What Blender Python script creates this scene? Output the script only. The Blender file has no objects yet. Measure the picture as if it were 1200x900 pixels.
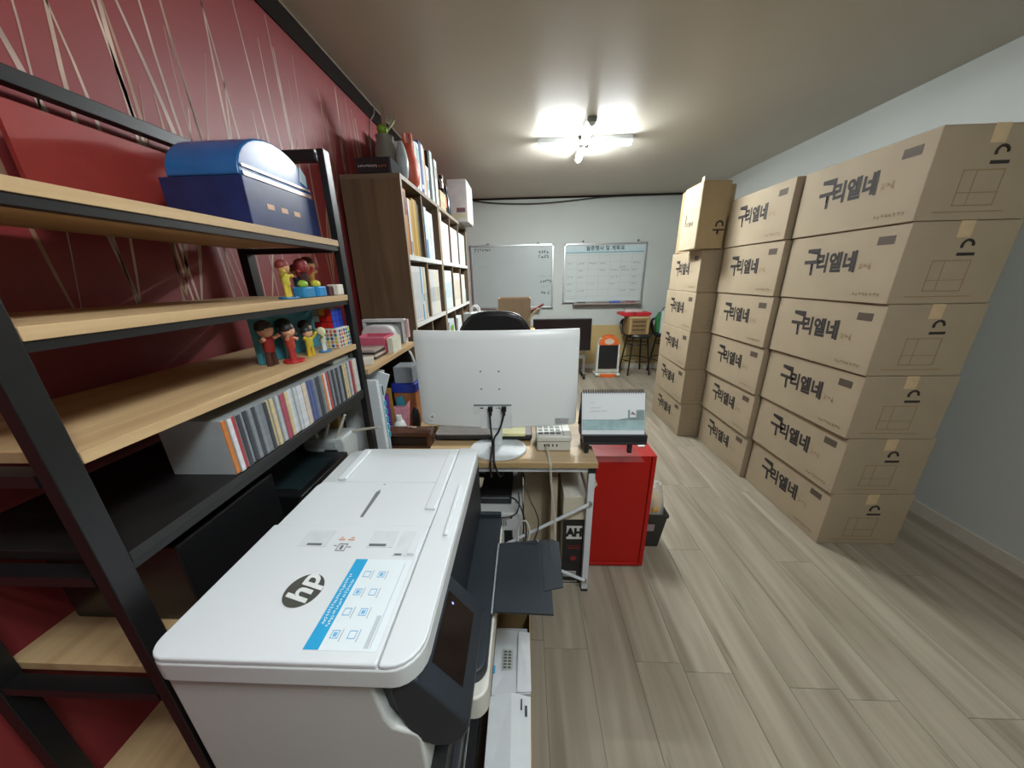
import bpy, bmesh, math, random
from mathutils import Matrix, Vector
random.seed(7)
S = bpy.context.scene
COL = S.collection
# ------------------------------------------------------------------ camera
cam = bpy.data.cameras.new('camera')
cam.sensor_fit = 'HORIZONTAL'; cam.sensor_width = 36.0
cam.lens = 377.0 / 1200.0 * 36.0
cam.clip_start = 0.02; cam.clip_end = 60
camo = bpy.data.objects.new('camera', cam); COL.objects.link(camo)
R3 = Matrix(((0.99911964, 0.00552873, 0.0415859),
             (0.0377391, 0.31449253, -0.94850947),
             (-0.0183225, 0.94924385, 0.31400701)))
camo.matrix_world = Matrix.Translation((0, 0, 1.45)) @ R3.to_4x4()
S.camera = camo
# ------------------------------------------------------------------ world, exposure
w = bpy.data.worlds.new('room_world'); S.world = w; w.use_nodes = True
w.node_tree.nodes['Background'].inputs[0].default_value = (0.9, 0.95, 1, 1)
w.node_tree.nodes['Background'].inputs[1].default_value = 0.02
S.view_settings.view_transform = 'Standard'; S.view_settings.look = 'None'
S.view_settings.gamma = 1.0; S.view_settings.use_curve_mapping = False
S.view_settings.exposure = 2.25
LAMP_FAR, LAMP_NEAR = 78.0, 39.0          # emission strength of the two cross-shaped ceiling lamps
ROOM = dict(x0=-1.0, x1=2.45, y0=-2.6, y1=5.2, h=2.53)

# ------------------------------------------------------------------ materials
def lin(h):
    h = h.lstrip('#'); r = []
    for i in (0, 2, 4):
        c = int(h[i:i+2], 16) / 255
        r.append(c / 12.92 if c <= .04045 else ((c + .055) / 1.055) ** 2.4)
    return (*r, 1)
_M = {}
def M(hexc, rough=.55, metal=0., var=.06, scale=30., bump=0., coat=0., alpha=1., trans=0., emit=0., spec=.5):
    k = (hexc, rough, metal, var, scale, bump, coat, alpha, trans, emit, spec)
    if k in _M: return _M[k]
    m = bpy.data.materials.new('paint_' + hexc.lstrip('#')); m.use_nodes = True
    nt = m.node_tree; b = nt.nodes['Principled BSDF']
    b.inputs['Roughness'].default_value = rough; b.inputs['Metallic'].default_value = metal
    b.inputs['Coat Weight'].default_value = coat; b.inputs['Specular IOR Level'].default_value = spec
    b.inputs['Alpha'].default_value = alpha; b.inputs['Transmission Weight'].default_value = trans
    tc = nt.nodes.new('ShaderNodeTexCoord'); nz = nt.nodes.new('ShaderNodeTexNoise')
    nz.inputs['Scale'].default_value = scale; nz.inputs['Detail'].default_value = 4
    nt.links.new(tc.outputs['Object'], nz.inputs['Vector'])
    rp = nt.nodes.new('ShaderNodeValToRGB'); c = lin(hexc)
    rp.color_ramp.elements[0].position = .3; rp.color_ramp.elements[1].position = .7
    rp.color_ramp.elements[0].color = tuple(max(0, v * (1 - var)) for v in c[:3]) + (1,)
    rp.color_ramp.elements[1].color = tuple(min(1, v * (1 + var)) for v in c[:3]) + (1,)
    nt.links.new(nz.outputs['Fac'], rp.inputs['Fac']); nt.links.new(rp.outputs['Color'], b.inputs['Base Color'])
    if bump:
        bp = nt.nodes.new('ShaderNodeBump'); bp.inputs['Strength'].default_value = bump; bp.inputs['Distance'].default_value = .002
        nt.links.new(nz.outputs['Fac'], bp.inputs['Height']); nt.links.new(bp.outputs['Normal'], b.inputs['Normal'])
    if emit:
        b.inputs['Emission Color'].default_value = c; b.inputs['Emission Strength'].default_value = emit
    _M[k] = m
    return m
def wood(name, c1, c2, axis='y', rough=.5, f=26., per_object=0.):
    m = bpy.data.materials.new(name); m.use_nodes = True; nt = m.node_tree; b = nt.nodes['Principled BSDF']
    tc = nt.nodes.new('ShaderNodeTexCoord'); mp = nt.nodes.new('ShaderNodeMapping')
    sc = {'x': (1.2, f, f), 'y': (f, 1.2, f), 'z': (f, f, 1.2)}[axis]
    mp.inputs['Scale'].default_value = sc
    nt.links.new(tc.outputs['Object'], mp.inputs['Vector'])
    vec = mp.outputs['Vector']
    if per_object:
        oi = nt.nodes.new('ShaderNodeObjectInfo'); va = nt.nodes.new('ShaderNodeVectorMath'); va.operation = 'ADD'
        cx = nt.nodes.new('ShaderNodeCombineXYZ'); mu = nt.nodes.new('ShaderNodeMath'); mu.operation = 'MULTIPLY'; mu.inputs[1].default_value = 60
        nt.links.new(oi.outputs['Random'], mu.inputs[0]); nt.links.new(mu.outputs[0], cx.inputs[0]); nt.links.new(mu.outputs[0], cx.inputs[1])
        nt.links.new(vec, va.inputs[0]); nt.links.new(cx.outputs[0], va.inputs[1]); vec = va.outputs[0]
    n1 = nt.nodes.new('ShaderNodeTexNoise'); n1.inputs['Scale'].default_value = 1.0; n1.inputs['Detail'].default_value = 6; n1.inputs['Distortion'].default_value = .6
    nt.links.new(vec, n1.inputs['Vector'])
    rp = nt.nodes.new('ShaderNodeValToRGB'); rp.color_ramp.elements[0].position = .32; rp.color_ramp.elements[1].position = .66
    rp.color_ramp.elements[0].color = lin(c1); rp.color_ramp.elements[1].color = lin(c2)
    nt.links.new(n1.outputs['Fac'], rp.inputs['Fac'])
    out = rp.outputs['Color']
    if per_object:
        hs = nt.nodes.new('ShaderNodeHueSaturation'); mr = nt.nodes.new('ShaderNodeMapRange')
        mr.inputs['To Min'].default_value = 1 - per_object; mr.inputs['To Max'].default_value = 1 + per_object
        nt.links.new(oi.outputs['Random'], mr.inputs['Value']); nt.links.new(mr.outputs[0], hs.inputs['Value'])
        nt.links.new(out, hs.inputs['Color']); out = hs.outputs['Color']
        # dark grain cracks and knots
        n2 = nt.nodes.new('ShaderNodeTexNoise'); n2.inputs['Scale'].default_value = 1.6; n2.inputs['Detail'].default_value = 3
        nt.links.new(vec, n2.inputs['Vector'])
        r2 = nt.nodes.new('ShaderNodeValToRGB'); r2.color_ramp.elements[0].position = .66; r2.color_ramp.elements[1].position = .74
        r2.color_ramp.elements[0].color = (0, 0, 0, 1); r2.color_ramp.elements[1].color = (1, 1, 1, 1)
        nt.links.new(n2.outputs['Fac'], r2.inputs['Fac'])
        mx = nt.nodes.new('ShaderNodeMix'); mx.data_type = 'RGBA'; mx.inputs['B'].default_value = lin('5c5347')
        ml = nt.nodes.new('ShaderNodeMath'); ml.operation = 'MULTIPLY'; ml.inputs[1].default_value = .55
        nt.links.new(r2.outputs['Color'], ml.inputs[0]); nt.links.new(ml.outputs[0], mx.inputs['Factor'])
        nt.links.new(out, mx.inputs['A']); out = mx.outputs['Result']
    nt.links.new(out, b.inputs['Base Color']); b.inputs['Roughness'].default_value = rough
    return m
def wallpaper():
    m = bpy.data.materials.new('red_reed_wallpaper'); m.use_nodes = True; nt = m.node_tree; b = nt.nodes['Principled BSDF']
    L = nt.links.new; N = nt.nodes.new
    tc = N('ShaderNodeTexCoord'); out = None
    base = N('ShaderNodeTexNoise'); base.inputs['Scale'].default_value = 3; L(tc.outputs['Object'], base.inputs['Vector'])
    rb = N('ShaderNodeValToRGB'); rb.color_ramp.elements[0].color = lin('7c2427'); rb.color_ramp.elements[1].color = lin('8f3638')
    L(base.outputs['Fac'], rb.inputs['Fac']); col = rb.outputs['Color']
    L(col, b.inputs['Base Color']); b.inputs['Roughness'].default_value = .5
    return m

# ------------------------------------------------------------------ geometry helpers
class G:
    def __init__(s): s.v = []; s.f = []
    def add(s, vs, fs):
        n = len(s.v); s.v += [Vector(p) for p in vs]; s.f += [tuple(i + n for i in f) for f in fs]; return s
    def box(s, x0, x1, y0, y1, z0, z1):
        return s.add([(x0,y0,z0),(x1,y0,z0),(x1,y1,z0),(x0,y1,z0),(x0,y0,z1),(x1,y0,z1),(x1,y1,z1),(x0,y1,z1)],
                     [(3,2,1,0),(4,5,6,7),(0,1,5,4),(1,2,6,5),(2,3,7,6),(3,0,4,7)])
    def prism(s, pts, axis, a, b):
        n = len(pts)
        def P(p, t): return (t, p[0], p[1]) if axis == 'x' else (p[0], t, p[1]) if axis == 'y' else (p[0], p[1], t)
        vs = [P(p, a) for p in pts] + [P(p, b) for p in pts]
        fs = [tuple(range(n))[::-1], tuple(range(n, 2*n))] + [(i, (i+1) % n, n + (i+1) % n, n + i) for i in range(n)]
        return s.add(vs, fs)
    def cyl(s, p0, p1, r0, r1=None, n=14):
        r1 = r0 if r1 is None else r1
        p0, p1 = Vector(p0), Vector(p1); d = (p1 - p0).normalized()
        u = d.orthogonal().normalized(); w_ = d.cross(u)
        vs = []
        for p, r in ((p0, r0), (p1, r1)):
            for i in range(n):
                a = 2*math.pi*i/n; vs.append(p + (u*math.cos(a) + w_*math.sin(a))*r)
        return s.add(vs, [tuple(range(n))[::-1], tuple(range(n, 2*n))] + [(i, (i+1) % n, n+(i+1) % n, n+i) for i in range(n)])
    def tube(s, path, r, n=6, smooth=0):
        P = [Vector(p) for p in path]
        for _ in range(smooth):
            Q = [P[0]]
            for a, b in zip(P, P[1:]): Q += [a.lerp(b, .25), a.lerp(b, .75)]
            P = Q + [P[-1]]
        rs = r if isinstance(r, (list, tuple)) else [r]*len(P)
        vs = []; u = None
        for i, p in enumerate(P):
            d = (P[min(i+1, len(P)-1)] - P[max(i-1, 0)]).normalized()
            u = d.orthogonal().normalized() if u is None else (u - d*u.dot(d)).normalized()
            w_ = d.cross(u)
            vs += [p + (u*math.cos(2*math.pi*k/n) + w_*math.sin(2*math.pi*k/n))*rs[min(i, len(rs)-1)] for k in range(n)]
        fs = [tuple(range(n))[::-1], tuple(range((len(P)-1)*n, len(P)*n))]
        for i in range(len(P)-1):
            fs += [(i*n+k, i*n+(k+1) % n, (i+1)*n+(k+1) % n, (i+1)*n+k) for k in range(n)]
        return s.add(vs, fs)
    def lathe(s, prof, cx, cy, n=22, sx=1., sy=1.):
        vs = []
        for r, z in prof:
            vs += [(cx + r*sx*math.cos(2*math.pi*k/n), cy + r*sy*math.sin(2*math.pi*k/n), z) for k in range(n)]
        m = len(prof)
        fs = [tuple(range(n))[::-1], tuple(range((m-1)*n, m*n))]
        for i in range(m-1):
            fs += [(i*n+k, i*n+(k+1) % n, (i+1)*n+(k+1) % n, (i+1)*n+k) for k in range(n)]
        return s.add(vs, fs)
    def ball(s, c, rx, ry=None, rz=None, n=12):
        ry = rx if ry is None else ry; rz = rx if rz is None else rz
        k = max(5, n*2//3)
        return s.lathe([(max(1e-4, math.sin(math.pi*i/k)), c[2] - rz*math.cos(math.pi*i/k)) for i in range(k+1)], c[0], c[1], n, rx, ry)
    def quad(s, *p): return s.add(p, [tuple(range(len(p)))])
    def xf(s, mat):
        s.v = [mat @ p for p in s.v]; return s
    def rot(s, axis, ang, piv):
        T = Matrix.Translation(piv); return s.xf(T @ Matrix.Rotation(ang, 4, axis) @ T.inverted())
def rpoly(x0, x1, y0, y1, r, n=6):
    rr = r if isinstance(r, (list, tuple)) else (r,)*4      # corners: x1y1, x0y1, x0y0, x1y0
    out = []
    for (cx, cy, sx, sy, a0), q in zip(((x1, y1, -1, -1, 0), (x0, y1, 1, -1, 90), (x0, y0, 1, 1, 180), (x1, y0, -1, 1, 270)), rr):
        if q <= 0: out.append((cx, cy)); continue
        for i in range(n+1):
            a = math.radians(a0 + 90*i/n); out.append((cx + sx*q + q*math.cos(a), cy + sy*q + q*math.sin(a)))
    return out
ORG = {}
def mesh(name, g, mat, bev=0., smooth=False, off=(0, 0, 0), seg=2):
    me = bpy.data.meshes.new(name)
    o3 = Vector(off)
    me.from_pydata([tuple(p - o3) for p in g.v], [], g.f)
    bm = bmesh.new(); bm.from_mesh(me); bmesh.ops.recalc_face_normals(bm, faces=bm.faces); bm.to_mesh(me); bm.free()
    if smooth or bev:
        me.polygons.foreach_set('use_smooth', [True]*len(me.polygons))
    me.materials.append(mat)
    o = bpy.data.objects.new(name, me); COL.objects.link(o)
    if smooth and not bev: me.set_sharp_from_angle(angle=math.radians(40))
    if bev:
        b = o.modifiers.new('bevel', 'BEVEL'); b.width = bev; b.segments = seg; b.limit_method = 'ANGLE'; b.angle_limit = math.radians(40); b.harden_normals = True
    return o
def tag(o, label=None, cat=None, group=None, kind=None):
    if label: o['label'] = label
    if cat: o['category'] = cat
    if group: o['group'] = group
    if kind: o['kind'] = kind
    return o
def thing(name, label, cat, loc=(0, 0, 0), rz=0., group=None, rel=False):
    o = bpy.data.objects.new(name, None); o.empty_display_size = .05; COL.objects.link(o)
    o.location = loc; o.rotation_euler = (0, 0, rz); ORG[o.name] = (0, 0, 0) if rel else tuple(loc)
    return tag(o, label, cat, group)
def part(name, g, mat, parent, bev=0., smooth=False, label=None, kind=None, seg=2):
    off = ORG[parent.name]
    o = mesh(name, g, mat, bev, smooth, off, seg); o.parent = parent; ORG[o.name] = off
    return tag(o, label, kind=kind)
def solo(name, label, cat, g, mat, group=None, bev=0., smooth=False):
    xs = [p.x for p in g.v]; ys = [p.y for p in g.v]; zs = [p.z for p in g.v]
    c = ((min(xs)+max(xs))/2, (min(ys)+max(ys))/2, min(zs))
    o = mesh(name, g, mat, bev, smooth, c); o.location = c; ORG[o.name] = c
    return tag(o, label, cat, group)
def struct(name, g, mat, label=None):
    o = mesh(name, g, mat); ORG[o.name] = (0, 0, 0)
    return tag(o, label, kind='structure')
def dup(root, loc, rz=None, label=None, group=None):
    r = root.copy(); COL.objects.link(r); r.location = loc; ORG[r.name] = (0, 0, 0)
    if rz is not None: r.rotation_euler = (0, 0, rz)
    if label: r['label'] = label
    if group: r['group'] = group
    for ch in list(root.children):
        c = ch.copy(); COL.objects.link(c); c.parent = r
        for gch in ch.children:
            d = gch.copy(); COL.objects.link(d); d.parent = c
    return r
def text(name, s, size, mat, parent, org, xd, yd, shear=0., bold=0., sx=1., kind=None):
    cu = bpy.data.curves.new(name, 'FONT'); cu.body = s; cu.size = size; cu.align_x = 'CENTER'; cu.align_y = 'CENTER'
    cu.shear = shear; cu.offset = bold; cu.resolution_u = 3
    to = bpy.data.objects.new(name, cu); COL.objects.link(to)
    dg = bpy.context.evaluated_depsgraph_get(); dg.update()
    me = bpy.data.meshes.new_from_object(to.evaluated_get(dg))
    bpy.data.objects.remove(to); bpy.data.curves.remove(cu)
    xd, yd = Vector(xd).normalized(), Vector(yd).normalized(); zd = xd.cross(yd)
    off = Vector(ORG[parent.name]); og = Vector(org) + zd*.0006 - off
    for v in me.vertices: v.co = og + xd*(v.co.x*sx) + yd*v.co.y + zd*v.co.z
    me.materials.clear(); me.materials.append(mat)
    o = bpy.data.objects.new(name, me); COL.objects.link(o); o.parent = parent; ORG[o.name] = tuple(off)
    return o
def scribble(g, org, xd, yd, w_, n, h, rnd, t=.0012):
    """n illegible hand-written characters along a row, as thin flat strokes just proud of a surface"""
    xd, yd = Vector(xd).normalized(), Vector(yd).normalized(); zd = xd.cross(yd); og = Vector(org) + zd*.0008
    st = w_ / n
    for i in range(n):
        for _ in range(3):
            a = rnd.choice((0, 0, 1.57, 1.57, .9, -.7)); l = h*rnd.uniform(.4, .9)
            c = og + xd*(st*(i+.5) + rnd.uniform(-.2, .2)*st) + yd*rnd.uniform(-.3, .3)*h
            d = xd*math.cos(a) + yd*math.sin(a); e = xd*-math.sin(a) + yd*math.cos(a)
            l = min(l, st*.8)
            g.quad(c - d*l/2 - e*t, c + d*l/2 - e*t, c + d*l/2 + e*t, c - d*l/2 + e*t)
    return g

# ------------------------------------------------------------------ common materials
WHITE = M('d9dcda', .4); PLW = M('d3d7d8', .38, var=.02); CARD = M('a98f68', .8, var=.05, scale=9); BLACK = M('141414', .45, var=.1)
CHAR = M('2c3138', .45, var=.05); CHROME = M('b9bcbd', .25, metal=1., var=.03); ALU = M('c2c6c8', .35, metal=.9, var=.03)
DESKW = wood('desk_oak', 'a98f68', 'c2a67c', 'x', .45); PINE = wood('pine_board', 'b0916a', 'c8ab80', 'y', .5)
BCW = wood('dark_oak_veneer', '574432', '6f5a42', 'z', .55, 18.); INK = M('1c1a18', .7); PALE = M('b7a98f', .7)
BLACKM = M('141416', .4, var=.08); CARDI = M('8d7350', .85)
# ================================================================== the room
x0, x1, y0, y1, HH = (ROOM[k] for k in ('x0', 'x1', 'y0', 'y1', 'h'))
fl = struct('floor', G().box(x0, x1, y0, y1, -.05, -.004), M('4c443a', .8))
PLK = wood('taupe_plank', '7d7464', '9b9282', 'y', .42, 15., per_object=.06)
pw, pl = .1785, 1.22; ncol = 0
gp = G().box(0, pw - .0014, 0, pl - .0014, -.004, 0); pmesh = None
xx = x0
while xx < x1 - .02:
    yy = y0 - (ncol*.43 + .2*(ncol % 3)) % pl
    while yy < y1:
        a, b = max(yy, y0), min(yy + pl, y1); c = min(xx + pw, x1)
        if b - a > .03:
            if pmesh and b - a > pl - 1e-4 and c - xx > pw - 1e-4:
                o = bpy.data.objects.new('plank', pmesh); COL.objects.link(o)
            else:
                o = mesh('plank', G().box(0, c - xx - .0014, 0, b - a - .0014, -.004, 0), PLK)
                if b - a > pl - 1e-4 and c - xx > pw - 1e-4: pmesh = o.data
            o.location = (xx, a, 0); o.parent = fl
        yy += pl
    xx += pw; ncol += 1
struct('ceiling', G().box(x0 - .1, x1 + .1, y0 - .1, y1 + .1, HH, HH + .1), M('c3bdb0', .34, var=.02, scale=2, spec=.14))
wl_ = struct('wall_left', G().box(x0 - .1, x0, y0, y1, 0, HH), wallpaper())
rr = random.Random(17); reeds = [G(), G(), G()]        # pale reed blades printed on the red wallpaper
yc = -.3
while yc < 5.0:
    zb0 = rr.uniform(1.15, 1.9)
    for k in range(rr.randint(4, 7)):
        ln = rr.uniform(.5, 1.15); y_a = yc + rr.uniform(-.07, .07); lean_ = rr.uniform(-.16, .16); bow = rr.uniform(-.04, .04); wd = rr.uniform(.002, .0085)
        L_, R_ = [], []
        for i in range(9):
            u = i/8; zz_ = zb0 + ln*u
            if zz_ > 2.44: break
            yy_ = y_a + lean_*u + bow*math.sin(u*3.14); ww = wd*(1 - .75*abs(u - .45)/.55)
            L_.append((x0 + .0006, yy_ - ww, zz_)); R_.append((x0 + .0006, yy_ + ww, zz_))
        g_ = reeds[rr.randrange(3)]; n_ = len(L_)
        g_.add(L_ + R_, [(i, i+1, n_+i+1, n_+i) for i in range(n_-1)])
    yc += rr.uniform(.12, .26)
for g_, c_ in zip(reeds, ('bfa392', 'a07a62', 'b3988c')): part('printed_reeds', g_, M(c_, .5, var=.3, scale=8), wl_, kind='stuff')
WALLG = M('b5bab5', .6, var=.02, scale=3)
struct('wall_back', G().box(x0 - .1, x1 + .1, y1, y1 + .1, 0, HH), WALLG)
struct('wall_right', G().box(x1, x1 + .1, y0, y1, 0, HH), WALLG)
struct('wall_rear', G().box(x0 - .1, x1 + .1, y0 - .1, y0, 0, HH), M('b7b2a6', .6, var=.03, scale=3))
DKT = M('1f1511', .75, var=.15, spec=.12)
tl = struct('trim_1', G().prism([(x0, 2.445), (x0+.007, 2.445), (x0+.009, 2.463), (x0+.004, 2.466), (x0+.011, 2.488), (x0+.005, 2.491), (x0+.014, 2.515), (x0+.014, 2.522), (x0, 2.522)], 'y', y0, y1), DKT)
struct('trim_2', G().box(x0, x0+.019, y0, y1, 2.522, 2.53), M('8d8274', .5))
struct('trim_3', G().prism([(y1, 2.508), (y1-.012, 2.508), (y1-.02, 2.522), (y1-.02, 2.53), (y1, 2.53)], 'x', x0+.019, x1), DKT)
struct('trim_4', G().box(x0, x1, y1-.008, y1, .075, .71), M('b79f6c', .55, var=.05, scale=5))
struct('baseboard_back', G().box(x0, x1, y1-.014, y1, 0, .075), M('b9b4a6', .5))
struct('baseboard_right', G().box(x1-.014, x1, y0, y1-.014, 0, .075), M('b9b4a6', .5))

# ------------------------------------------------------------------ ceiling lamps: crossed tube fittings
def lamp(cx, cy, strength, label, rz):
    t = thing('ceiling_light', label, 'ceiling light', (cx, cy, HH), rz, rel=True)
    em = bpy.data.materials.new('lamp_tube_glow'); em.use_nodes = True; nt = em.node_tree
    nt.nodes.remove(nt.nodes['Principled BSDF']); e = nt.nodes.new('ShaderNodeEmission')
    e.inputs[0].default_value = (.93, .985, 1, 1); e.inputs[1].default_value = strength
    nt.links.new(e.outputs[0], nt.nodes['Material Output'].inputs[0])
    grey = M('7d7f7c', .5)
    part('hub', G().box(-.045, .045, -.045, .045, -.06, 0), grey, t, .004)
    for k in range(4):
        a = k*math.pi/2; L = .385
        R = Matrix.Rotation(a, 4, 'Z')
        part('arm', G().box(.046, L, -.034, .034, -.034, 0).box(.046, L - .009, -.0246, .0246, -.0446, -.034).xf(R), grey, t, .002)
        part('end_cap', G().prism([(.027*math.cos(q), -.0342 + .03*math.sin(q)) for q in [math.pi + math.pi*i/10 for i in range(11)]], 'x', L - .008, L).xf(R), M('c9ccca', .4), t)
        part('tube', G().prism([(.0265*math.cos(q), -.0342 + .0295*math.sin(q)) for q in [math.pi*1.12 + math.pi*.76*i/14 for i in range(15)]], 'x', .046, L - .0085).xf(R), em, t, smooth=True)
    return t
lamp(.497, 3.17, LAMP_FAR, 'lit cross-shaped tube light on the ceiling', math.radians(-1.5))
lamp(.55, -.2, LAMP_NEAR, 'second lit cross-shaped tube light on the ceiling behind the printer', math.radians(20))

# ------------------------------------------------------------------ cables along the ceiling line
CB = M('23201d', .5)
solo('ceiling_cable', 'dark cable sagging below the ceiling line of the back wall', 'cable',
     G().tube([(-.72, 5.165, 2.50), (-.45, 5.165, 2.465), (-.17, 5.165, 2.448), (.19, 5.165, 2.442), (.55, 5.165, 2.458), (.9, 5.165, 2.488), (1.2, 5.165, 2.507), (2.3, 5.168, 2.513)], .0085, 6, 2), CB, smooth=True)
solo('wall_cable', 'thin grey cable hooked over the dark moulding of the red wall', 'cable',
     G().tube([(-.976, 2.52, 2.521), (-.978, 2.52, 2.49), (-.985, 2.5, 2.46), (-.992, 2.47, 2.43), (-.994, 2.43, 2.3), (-.994, 2.40, 2.05)], .004, 6, 2), M('8a8278', .5), smooth=True)

# ------------------------------------------------------------------ whiteboards
rw = random.Random(3)
def board(name, label, bx0, bx1, bz0, bz1, face):
    t = thing(name, label, 'whiteboard', ((bx0+bx1)/2, 5.19, bz0))
    yb, fr = 5.199, .026
    part('panel', G().box(bx0+.01, bx1-.01, 5.178, yb, bz0+.01, bz1-.01), face, t)
    for a in ((bx0, bx1, bz0, bz0+fr), (bx0, bx1, bz1-fr, bz1)):
        part('frame_rail', G().box(a[0]+fr, a[1]-fr, 5.166, yb, a[2], a[3]), ALU, t, .004)
    for a in (bx0, bx1-fr):
        part('frame_rail', G().box(a, a+fr, 5.166, yb, bz0+fr, bz1-fr), ALU, t, .004)
    for a in (bx0-.002, bx1-fr-.004):
        for c in (bz0-.002, bz1-fr-.004):
            part('corner_cap', G().box(a, a+fr+.006, 5.162, yb, c, c+fr+.006), M('8b9092', .5), t, .006)
    return t
wl = board('whiteboard', 'plain whiteboard with faint handwriting beside the bookcases', -.815, .435, .985, 1.915, M('a9b2b1', .3, var=.03, scale=2))
for hx in (-.55, .2):
    part('hanger', G().prism([(hx-.03, 1.913), (hx+.03, 1.913), (hx+.015, 1.94), (hx-.015, 1.94)], 'y', 5.185, 5.198), M('7c8182', .5), wl, .003)
part('pen_tray', G().box(-.45, .24, 5.10, 5.166, .962, .985), M('9d8f88', .5), wl, .004)
g = G()
scribble(g, (-.755, 5.178, 1.845), (1, 0, 0), (0, 0, 1), .26, 7, .045, rw, .0035)
scribble(g, (.20, 5.178, 1.80), (1, 0, 0), (0, 0, 1), .16, 4, .052, rw, .0042)
scribble(g, (.20, 5.178, 1.74), (1, 0, 0), (0, 0, 1), .16, 4, .052, rw, .0042)
scribble(g, (.23, 5.178, 1.39), (1, 0, 0), (0, 0, 1), .18, 5, .048, rw, .0036)
scribble(g, (.24, 5.178, 1.22), (1, 0, 0), (0, 0, 1), .14, 3, .055, rw, .0042)
part('handwriting', g, M('33393c', .6), wl, kind='stuff')
g = G()
scribble(g, (.22, 5.178, 1.87), (1, 0, 0), (0, 0, 1), .15, 4, .03, rw, .0015)
scribble(g, (.21, 5.178, 1.46), (1, 0, 0), (0, 0, 1), .2, 8, .03, rw, .002)
scribble(g, (.24, 5.178, 1.31), (1, 0, 0), (0, 0, 1), .12, 4, .03, rw, .0015)
scribble(g, (-.7, 5.178, 1.61), (1, 0, 0), (0, 0, 1), .12, 4, .04, rw, .002)
part('handwriting', g, M('87949a', .6), wl, kind='stuff')
wr = board('whiteboard_planner', 'monthly planner whiteboard with a ruled calendar grid and blue heading', .582, 1.79, 1.058, 1.91, M('b9c0be', .3, var=.02, scale=2))
for hx in (.86, 1.66):
    part('hanging_screw', G().cyl((hx, 5.198, 1.935), (hx, 5.17, 1.935), .012), M('4c4a48', .5), wr)
part('heading_band', G().box(.62, 1.755, 5.1770, 5.1778, 1.785, 1.865), M('b0c3c6', .4), wr)
part('heading_rule', G().box(.62, 1.755, 5.1764, 5.1769, 1.775, 1.790), M('6f98a3', .4), wr)
text('heading_lettering', '월중행사 및 계획표', .072, M('1d2a30', .6), wr, (1.19, 5.1766, 1.835), (1, 0, 0), (0, 0, 1), bold=.0012)
g = G()
for i in range(8):
    xq = .625 + i*.1615; g.box(xq-.0011, xq+.0011, 5.1772, 5.1778, 1.15, 1.775)
for i in range(7):
    zq = 1.155 + i*.0985; g.box(.625, 1.755, 5.1772, 5.1778, zq-.0011, zq+.0011)
part('grid_lines', g, M('8d9a98', .5), wr)
g = G()
for i in range(7):
    for j in range(5):
        if rw.random() < .62: scribble(g, (.64 + i*.1615, 5.1776, 1.235 + j*.0985), (1, 0, 0), (0, 0, 1), rw.uniform(.06, .12), rw.randint(2, 5), .028, rw, .0022)
scribble(g, (1.42, 5.1776, 1.575), (1, 0, 0), (0, 0, 1), .09, 4, .03, rw, .003)
scribble(g, (.64, 5.1776, 1.125), (1, 0, 0), (0, 0, 1), .3, 9, .02, rw, .0014)
part('handwriting', g, M('75807f', .6), wr, kind='stuff')
part('pen_tray', G().box(.74, 1.775, 5.095, 5.166, 1.032, 1.056), M('8c7f78', .5), wr, .004)
solo('board_eraser', 'blue whiteboard eraser on the planner tray', 'eraser', G().box(1.30, 1.45, 5.11, 5.155, 1.0565, 1.085), M('3f62b4', .6), bev=.005)
solo('marker_pen', 'slim dark marker lying on the planner tray', 'pen', G().cyl((.80, 5.13, 1.0665), (.93, 5.13, 1.0665), .0095), M('50585a', .4), smooth=True)
solo('marker_pen', 'slim red marker lying on the planner tray', 'pen', G().cyl((1.55, 5.13, 1.0665), (1.68, 5.13, 1.0665), .0095), M('a3474b', .4), smooth=True)

# ------------------------------------------------------------------ bookcases along the red wall
def bookcase(ya, yb, ncomp, label):
    t = thing('bookcase', label, 'bookcase', (-.80, (ya+yb)/2, 0)); xa, xf = -.965, -.65
    for yy in (ya, yb-.022):
        s_ = part('side_panel', G().box(xa, xf-.002, yy, yy+.022, 0, 1.957), BCW, t)
        part('edge_band', G().box(xf-.002, xf, yy, yy+.022, 0, 1.957), M('9c8a72', .5), s_)
    part('back_panel', G().box(xa-.006, xa, ya, yb, 0, 1.957), BCW, t)
    tp = part('top_panel', G().box(xa-.006, xf, ya, yb, 1.957, 1.979), M('6d5d4c', .5), t)
    part('edge_band', G().box(xf, xf+.0015, ya, yb, 1.957, 1.979), M('8d8171', .5), tp)
    cw = (yb - ya - .044)/ncomp
    for z in (1.585, 1.20, .815, .43, .06):
        sh = part('shelf', G().box(xa, xf-.002, ya+.0225, yb-.0225, z-.028, z), M('9a8f80', .5), t)
        part('edge_band', G().box(xf-.002, xf+.001, ya+.0225, yb-.0225, z-.028, z), M('d4d6d2', .45), sh)
    zs = [.06, .43, .815, 1.20, 1.585, 1.957]
    for k in range(1, ncomp):
        yc = ya + .022 + cw*k
        for za, zb in zip(zs, zs[1:]):
            dv = part('divider', G().box(xa, xf-.012, yc-.009, yc+.009, za, zb-.028 if zb < 1.9 else zb), BCW, t)
            part('edge_band', G().box(xf-.012, xf-.010, yc-.009, yc+.009, za, zb-.028 if zb < 1.9 else zb), M('85715b', .5), dv)
    return [(ya+.022+cw*k+.010, ya+.022+cw*(k+1)-.010) for k in range(ncomp)]
c1 = bookcase(1.91, 2.69, 2, 'dark oak bookcase with two bays of folders, its side panel facing the printer')
c2 = bookcase(2.70, 3.88, 3, 'dark oak bookcase with three bays of white binders beside the back wall')
comps = c1 + c2
BINDERS = {}
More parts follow.
